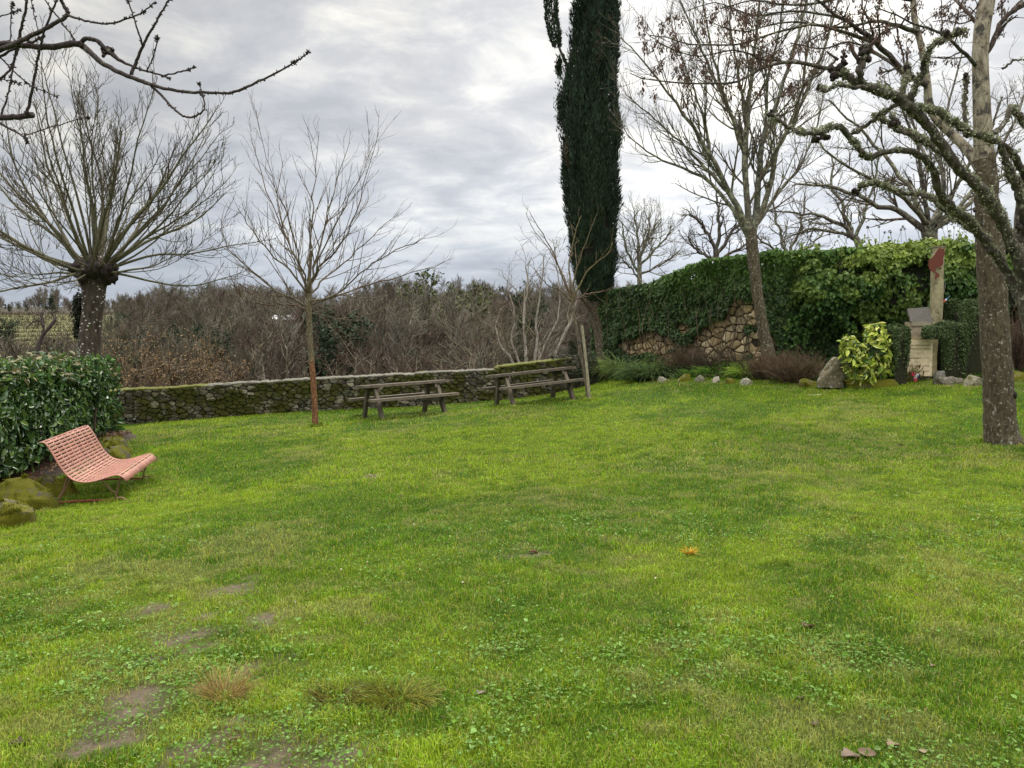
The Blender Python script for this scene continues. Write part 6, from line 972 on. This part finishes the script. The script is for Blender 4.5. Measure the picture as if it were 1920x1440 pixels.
gi = ng.nodes.new('NodeGroupInput'); go = ng.nodes.new('NodeGroupOutput'); ip = ng.nodes.new('GeometryNodeInstanceOnPoints'); ci = ng.nodes.new('GeometryNodeCollectionInfo'); ci.inputs['Collection'].default_value = pcol; ci.inputs['Separate Children'].default_value = True; ci.inputs['Reset Children'].default_value = True
def na(nm, ty): a = ng.nodes.new('GeometryNodeInputNamedAttribute'); a.data_type = ty; a.inputs[0].default_value = nm; return a.outputs[0]
cx2 = ng.nodes.new('ShaderNodeCombineXYZ'); ng.links.new(na('rot', 'FLOAT'), cx2.inputs[2]); ng.links.new(gi.outputs[0], ip.inputs['Points']); ng.links.new(ci.outputs[0], ip.inputs['Instance']); ip.inputs['Pick Instance'].default_value = True; ng.links.new(na('idx', 'INT'), ip.inputs['Instance Index'])
e2r = ng.nodes.new('FunctionNodeEulerToRotation'); ng.links.new(cx2.outputs[0], e2r.inputs[0]); ng.links.new(e2r.outputs[0], ip.inputs['Rotation']); ng.links.new(na('siz', 'FLOAT'), ip.inputs['Scale']); ng.links.new(ip.outputs[0], go.inputs[0])
md = wo.modifiers.new('trees', 'NODES'); md.node_group = ng
# nearer trees one can tell apart
def ptree(name, spec, label, group, **kw):
    b1, b2 = proto(*spec, **kw); t = thing(name, (0, 0, 0), label, 'tree', group); b1.build('trunk', M_twig, t); b2.build('crown', M_twig, t); return t
def vpos(px, d): x = (px-960)/F*d; return (x, d, float(H(x, d))-.2)
def settop(t, px, d, pytop, h, rz, label=None, **kw):
    p = vpos(px, d); zt = 1.67+(620-pytop)/F*d; s = (zt-p[2])/(h*1.02); t.location = p; t.scale = (s*kw.get('w', 1), s*kw.get('w', 1), s); t.rotation_euler = (0, 0, rz)
    if label: t['label'] = label
    return t
ga = 'red brown alders with pale stems below the low wall'
al = ptree('alder_tree', (41, 11, 2.6, (.10, .073, .052), (.26, .235, .165)), 'red brown alder with thin pale stem in the valley left of the young tree', ga, nl=20, k2=7, k3=6, r0=.19, tw=.018, rise=.25, low=.40)
al2 = ptree('alder_tree', (42, 11, 2.3, (.105, .076, .054), (.27, .24, .17)), 'red brown alder with thin pale stem in the valley behind the first picnic table', ga, nl=20, k2=7, k3=6, r0=.17, tw=.018, rise=.3, low=.35)
settop(al, 497, 58, 598, 11, 0); settop(al2, 705, 58, 636, 11, 1)
spots = [(520, 62, 592), (545, 60, 606), (470, 64, 612), (565, 66, 630), (640, 58, 640), (668, 62, 628), (735, 57, 650), (760, 63, 626), (790, 58, 632), (690, 66, 640), (820, 55, 640), (850, 60, 618), (440, 60, 660), (880, 56, 622), (905, 60, 610), (935, 57, 606), (1010, 60, 600)]
for i, (a_, d_, tp_) in enumerate(spots):
    o = dup(al if i % 2 else al2, (0, 0, 0), label='red brown winter alder in the wood just beyond the low wall', cat='tree', group=ga); settop(o, a_, d_, tp_, 11, i*1.7)
ge = 'dark evergreen trees in the valley'
ev = ptree('evergreen_tree', (51, 8, 2.6, (.04, .05, .025), (.08, .07, .05)), 'dark evergreen tree right behind the stem of the young tree', ge, nl=18, k2=7, k3=6, rise=.5, low=.08, leafy=((.030, .050, .022), 9000, .16)); settop(ev, 625, 70, 592, 8, 0, w=1.1)
for i, (a_, d_, tp_, lb) in enumerate([(660, 78, 606, 'olive green ivy choked tree right of the dark evergreen behind the young tree'), (590, 76, 612, 'lower dark evergreen hidden partly by the young tree stem'), (355, 80, 618, 'dark evergreen above the left end of the low wall'), (265, 74, 648, 'dark evergreen bush above the laurel hedge right end'), (100, 90, 640, 'dark evergreen at the foot of the vineyard'), (420, 84, 622, 'dark evergreen mass between the pollarded tree and the young tree'), (985, 62, 560, 'narrow dark tree seen just left of the birch stems')]):
    o = dup(ev, (0, 0, 0), label=lb, cat='tree', group=ge); settop(o, a_, d_, tp_, 8, i*2.1, w=.55 if a_ == 985 else .9)
gi_ = 'ivy covered trees on the skyline'
iv = ptree('ivy_clad_tree', (61, 12, 4.2, (.19, .17, .12), (.22, .19, .13)), 'tall bare tree hung with green ivy and mistletoe standing above the wood', gi_, nl=18, k2=8, k3=6, r0=.2, tw=.03, rise=.6, low=.3, leafy=((.075, .095, .025), 900, .32)); settop(iv, 815, 105, 517, 12, 0)
for a_, d_, tp_, lb in [(850, 100, 545, 'greener ivy clad tree just right of the tallest one on the skyline'), (900, 112, 540, 'ivy clad tree farther right above the second picnic table')]: o = dup(iv, (0, 0, 0), label=lb, cat='tree', group=gi_); settop(o, a_, d_, tp_, 12, a_)
gb_ = 'shrubby trees still holding tan leaves'
ob = ptree('tan_leaved_tree', (71, 7, 3.0, (.12, .09, .055), (.13, .10, .07)), 'tan leaved shrubby tree directly above the left end of the low wall', gb_, nl=20, k2=7, k3=6, r0=.12, tw=.02, rise=.4, low=.08, leafy=((.20, .13, .06), 3800, .085)); settop(ob, 320, 44, 652, 7, 0, w=1.0)
for i, (a_, d_, tp_, lb) in enumerate([(262, 43, 662, 'tan leaved shrubby tree beside the right end of the laurel hedge'), (402, 45, 668, 'golden brown small tree, rightmost of the tan leaved ones'), (230, 40, 684, 'low tan leaved bush half hidden by the hedge end'), (360, 41, 678, 'low tan leaved bush between the two taller tan ones')]): o = dup(ob, (0, 0, 0), label=lb, cat='tree', group=gb_); settop(o, a_, d_, tp_, 7, i*1.3+1)
tw_ = ptree('grey_scrub_tree', (81, 7, 3.0, (.10, .087, .058), (.12, .106, .075)), 'grey brown scrub tree below the vineyard behind the hedge', 'grey scrub trees behind the laurel hedge', nl=20, k2=8, k3=7, r0=.12, tw=.018, rise=.5, low=.06); settop(tw_, 60, 46, 655, 7, 0)
for i, (a_, d_, tp_) in enumerate([(-10, 44, 652), (25, 50, 658), (110, 44, 664), (150, 48, 660), (195, 45, 662), (230, 52, 646), (440, 50, 672), (350, 55, 650), (-60, 48, 640)]): o = dup(tw_, (0, 0, 0), label='grey brown scrub tree among its like beyond the hedge and low wall', cat='tree', group='grey scrub trees behind the laurel hedge'); settop(o, a_, d_, tp_, 7, i)
tw_['label'] = 'grey brown scrub tree among its like beyond the hedge and low wall'
# birches behind the low wall
def birch(base_px, stems, label, name='birch_tree', mtt=None, k2=9, k3=5, d=27):
    t = thing(name, (wx(base_px, d), d, float(H(wx(base_px, d), d))), label, 'tree', None); P, R = stack([trace(q_, 16, .12) for q_ in stems], 16); R = R*.72
    for p1_, r1_ in zip(P, R): MB().tubes(p1_[None], r1_[None], 8).build('trunk', mtt or M_birch, t, True)
    b = MB(); P2, R2 = grow(P, R, k2+5, .25, 1, (25, 60), (.6, 1.9), 8, .3, .14, .4, .007, .4, .3); b.tubes(P2, R2, 4, jit(len(P2), (.21, .18, .12), .3)); P3, R3 = grow(P2, R2, k3, .2, 1, (25, 60), (.25, .8), 5, .05, .14, .6, .006, .6); b.tubes(P3, R3, 3, jit(len(P3), (.16, .13, .09), .3)); P4, R4 = grow(P3, R3, 2, .3, 1, (25, 60), (.1, .4), 4, -.1, .14, .8, .005); b.tubes(P4, R4, 3, jit(len(P4), (.14, .11, .08), .3)); b.build('crown', M_twig, t); return t
birch(990, [[(995, 860, 27, 11), (988, 700, 27, 9), (983, 640, 27, 8), (982, 580, 27, 7), (990, 540, 27, 5), (985, 500, 27, 3)], [(1000, 860, 27, 9), (1002, 690, 27, 8), (1008, 640, 27, 7), (1005, 600, 27, 5), (1015, 540, 27, 4), (1020, 480, 27, 2)]], 'white stemmed birch behind the right end of the low wall')
birch(1040, [[(1010, 860, 28, 10), (1035, 690, 28, 9), (1058, 630, 28, 8), (1075, 590, 28, 6), (1085, 550, 28, 4), (1080, 510, 28, 2)], [(1005, 860, 28, 8), (1008, 700, 28, 6), (1020, 650, 28, 5), (1045, 600, 28, 4), (1050, 540, 28, 3), (1040, 470, 28, 2)]], 'birch with slanting pale stem just left of the cypress trunk')
birch(960, [[(985, 860, 27, 9), (965, 690, 27, 7), (940, 650, 27, 5), (930, 610, 27, 4), (945, 570, 27, 2)], [(985, 860, 27.5, 8), (975, 690, 27.5, 6), (960, 640, 27.5, 5), (965, 590, 27.5, 3), (950, 530, 27.5, 2)]], 'crooked pale stemmed tree left of the birches')
birch(900, [[(915, 860, 25, 7), (900, 690, 25, 5), (880, 665, 25, 4), (865, 640, 25, 3), (855, 615, 25, 2)], [(915, 860, 25, 7), (905, 690, 25, 5), (915, 660, 25, 4), (925, 620, 25, 2)], [(918, 860, 25, 7), (895, 695, 25, 4), (860, 685, 25, 3), (830, 675, 25, 2)], [(918, 860, 25, 7), (900, 680, 25, 4), (895, 650, 25, 3), (898, 610, 25, 2)], [(918, 860, 25, 7), (930, 690, 25, 4), (950, 660, 25, 3), (955, 620, 25, 2)]], 'low pale lichened thicket leaning over the low wall behind the second picnic table', 'lichened_shrub', M_bark_l, 9, 4, 25)
# pruned fruit tree at left in front of the vineyard
t = thing('old_fruit_tree', vpos(75, 34), 'small pruned fruit tree in front of the vineyard left of the pollarded trunk', 'tree')
b = MB(); P, R = trace([(60, 720, 34, 9), (75, 640, 34, 7), (92, 615, 34, 6), (104, 600, 34, 5)], 12); b.tubes(P[None], R[None], 8); b.build('trunk', M_bark_c, t, True); P, R = stack([trace(q_, 10, .1) for q_ in [[(80, 630, 34, 5), (82, 610, 34, 4), (72, 600, 34, 3), (50, 612, 34, 2)], [(95, 612, 34, 4), (104, 600, 34, 3), (98, 590, 34, 2.4), (110, 575, 34, 1.5)], [(82, 612, 34, 3), (78, 595, 34, 2.4), (60, 585, 34, 1.5)]]], 10)
b = MB(); b.tubes(P, R, 5); P2, R2 = grow(P, R, 9, .2, 1, (30, 70), (.3, .9), 6, .3, .15, .6, .009, .5); b.tubes(P2, R2, 3); P3, R3 = grow(P2, R2, 3, .2, 1, (30, 70), (.1, .4), 4, .3, .15, .7, .007, .5); b.tubes(P3, R3, 3); b.build('crown', M_bark_c, t)
# vineyard rows
vr = []
for k in range(12):
    d0_ = 170+k*7.5; b = MB(); nb = 420; xs_ = np.sort(rng.uniform(-.72, -.525, nb)); ys_ = d0_+(xs_+.6)*60; X_ = xs_*ys_; Z_ = H(X_, ys_)
    P0 = np.stack([X_, ys_, Z_-.05], 1); P1 = P0+np.array([0, 0, .8])+np.stack([rng.normal(0, .5, nb), rng.normal(0, .2, nb), rng.normal(0, .25, nb)], 1); b.tubes(np.stack([P0, P1], 1), np.full((nb, 2), .05), 3, jit(nb, (.12, .09, .06)))
    o = b.build('vine_row', M_twig); tag(o, 'brown row of leafless vines on the hillside at the far left', 'vines', 'rows of vines in the vineyard')
for a_, d_, tp_, lb in [(22, 235, 588, 'small dark round evergreen bush at the top of the vineyard'), (14, 150, 600, 'dark round evergreen bush left of the vineyard rows')]: o = dup(ev, (0, 0, 0), label=lb, cat='tree', group=ge); settop(o, a_, d_, tp_, 8, a_, w=1.5)
# pale farm shed half way up
p = PX(551, 600, 150); sh = thing('farm_shed', (p[0], p[1], p[2]-2), 'low shed with a white roof half hidden in the wood near the young tree', 'building')
b = MB(); b.box((p[0], p[1], p[2]-1.2), (7, 5, 2.6), None, (.42, .40, .36)); b.build('wall', M_paint, sh)
V = [(p[0]-4, p[1]-3, p[2]+.1), (p[0]+4, p[1]-3, p[2]+.1), (p[0]+4, p[1], p[2]+1.0), (p[0]-4, p[1], p[2]+1.0), (p[0]+4, p[1]+3, p[2]+.1), (p[0]-4, p[1]+3, p[2]+.1)]
b = MB().add(V, [np.array([(0, 1, 2, 3), (3, 2, 4, 5)]), np.array([(0, 3, 5), (1, 4, 2)])], np.array([.85, .85, .85])); b.build('roof', M_paint, sh)
b = MB(); b.box((p[0]+1, p[1]-2.53, p[2]-1.3), (1.2, .06, 1.8), None, (.10, .09, .08)); b.build('door', M_paint, sh)
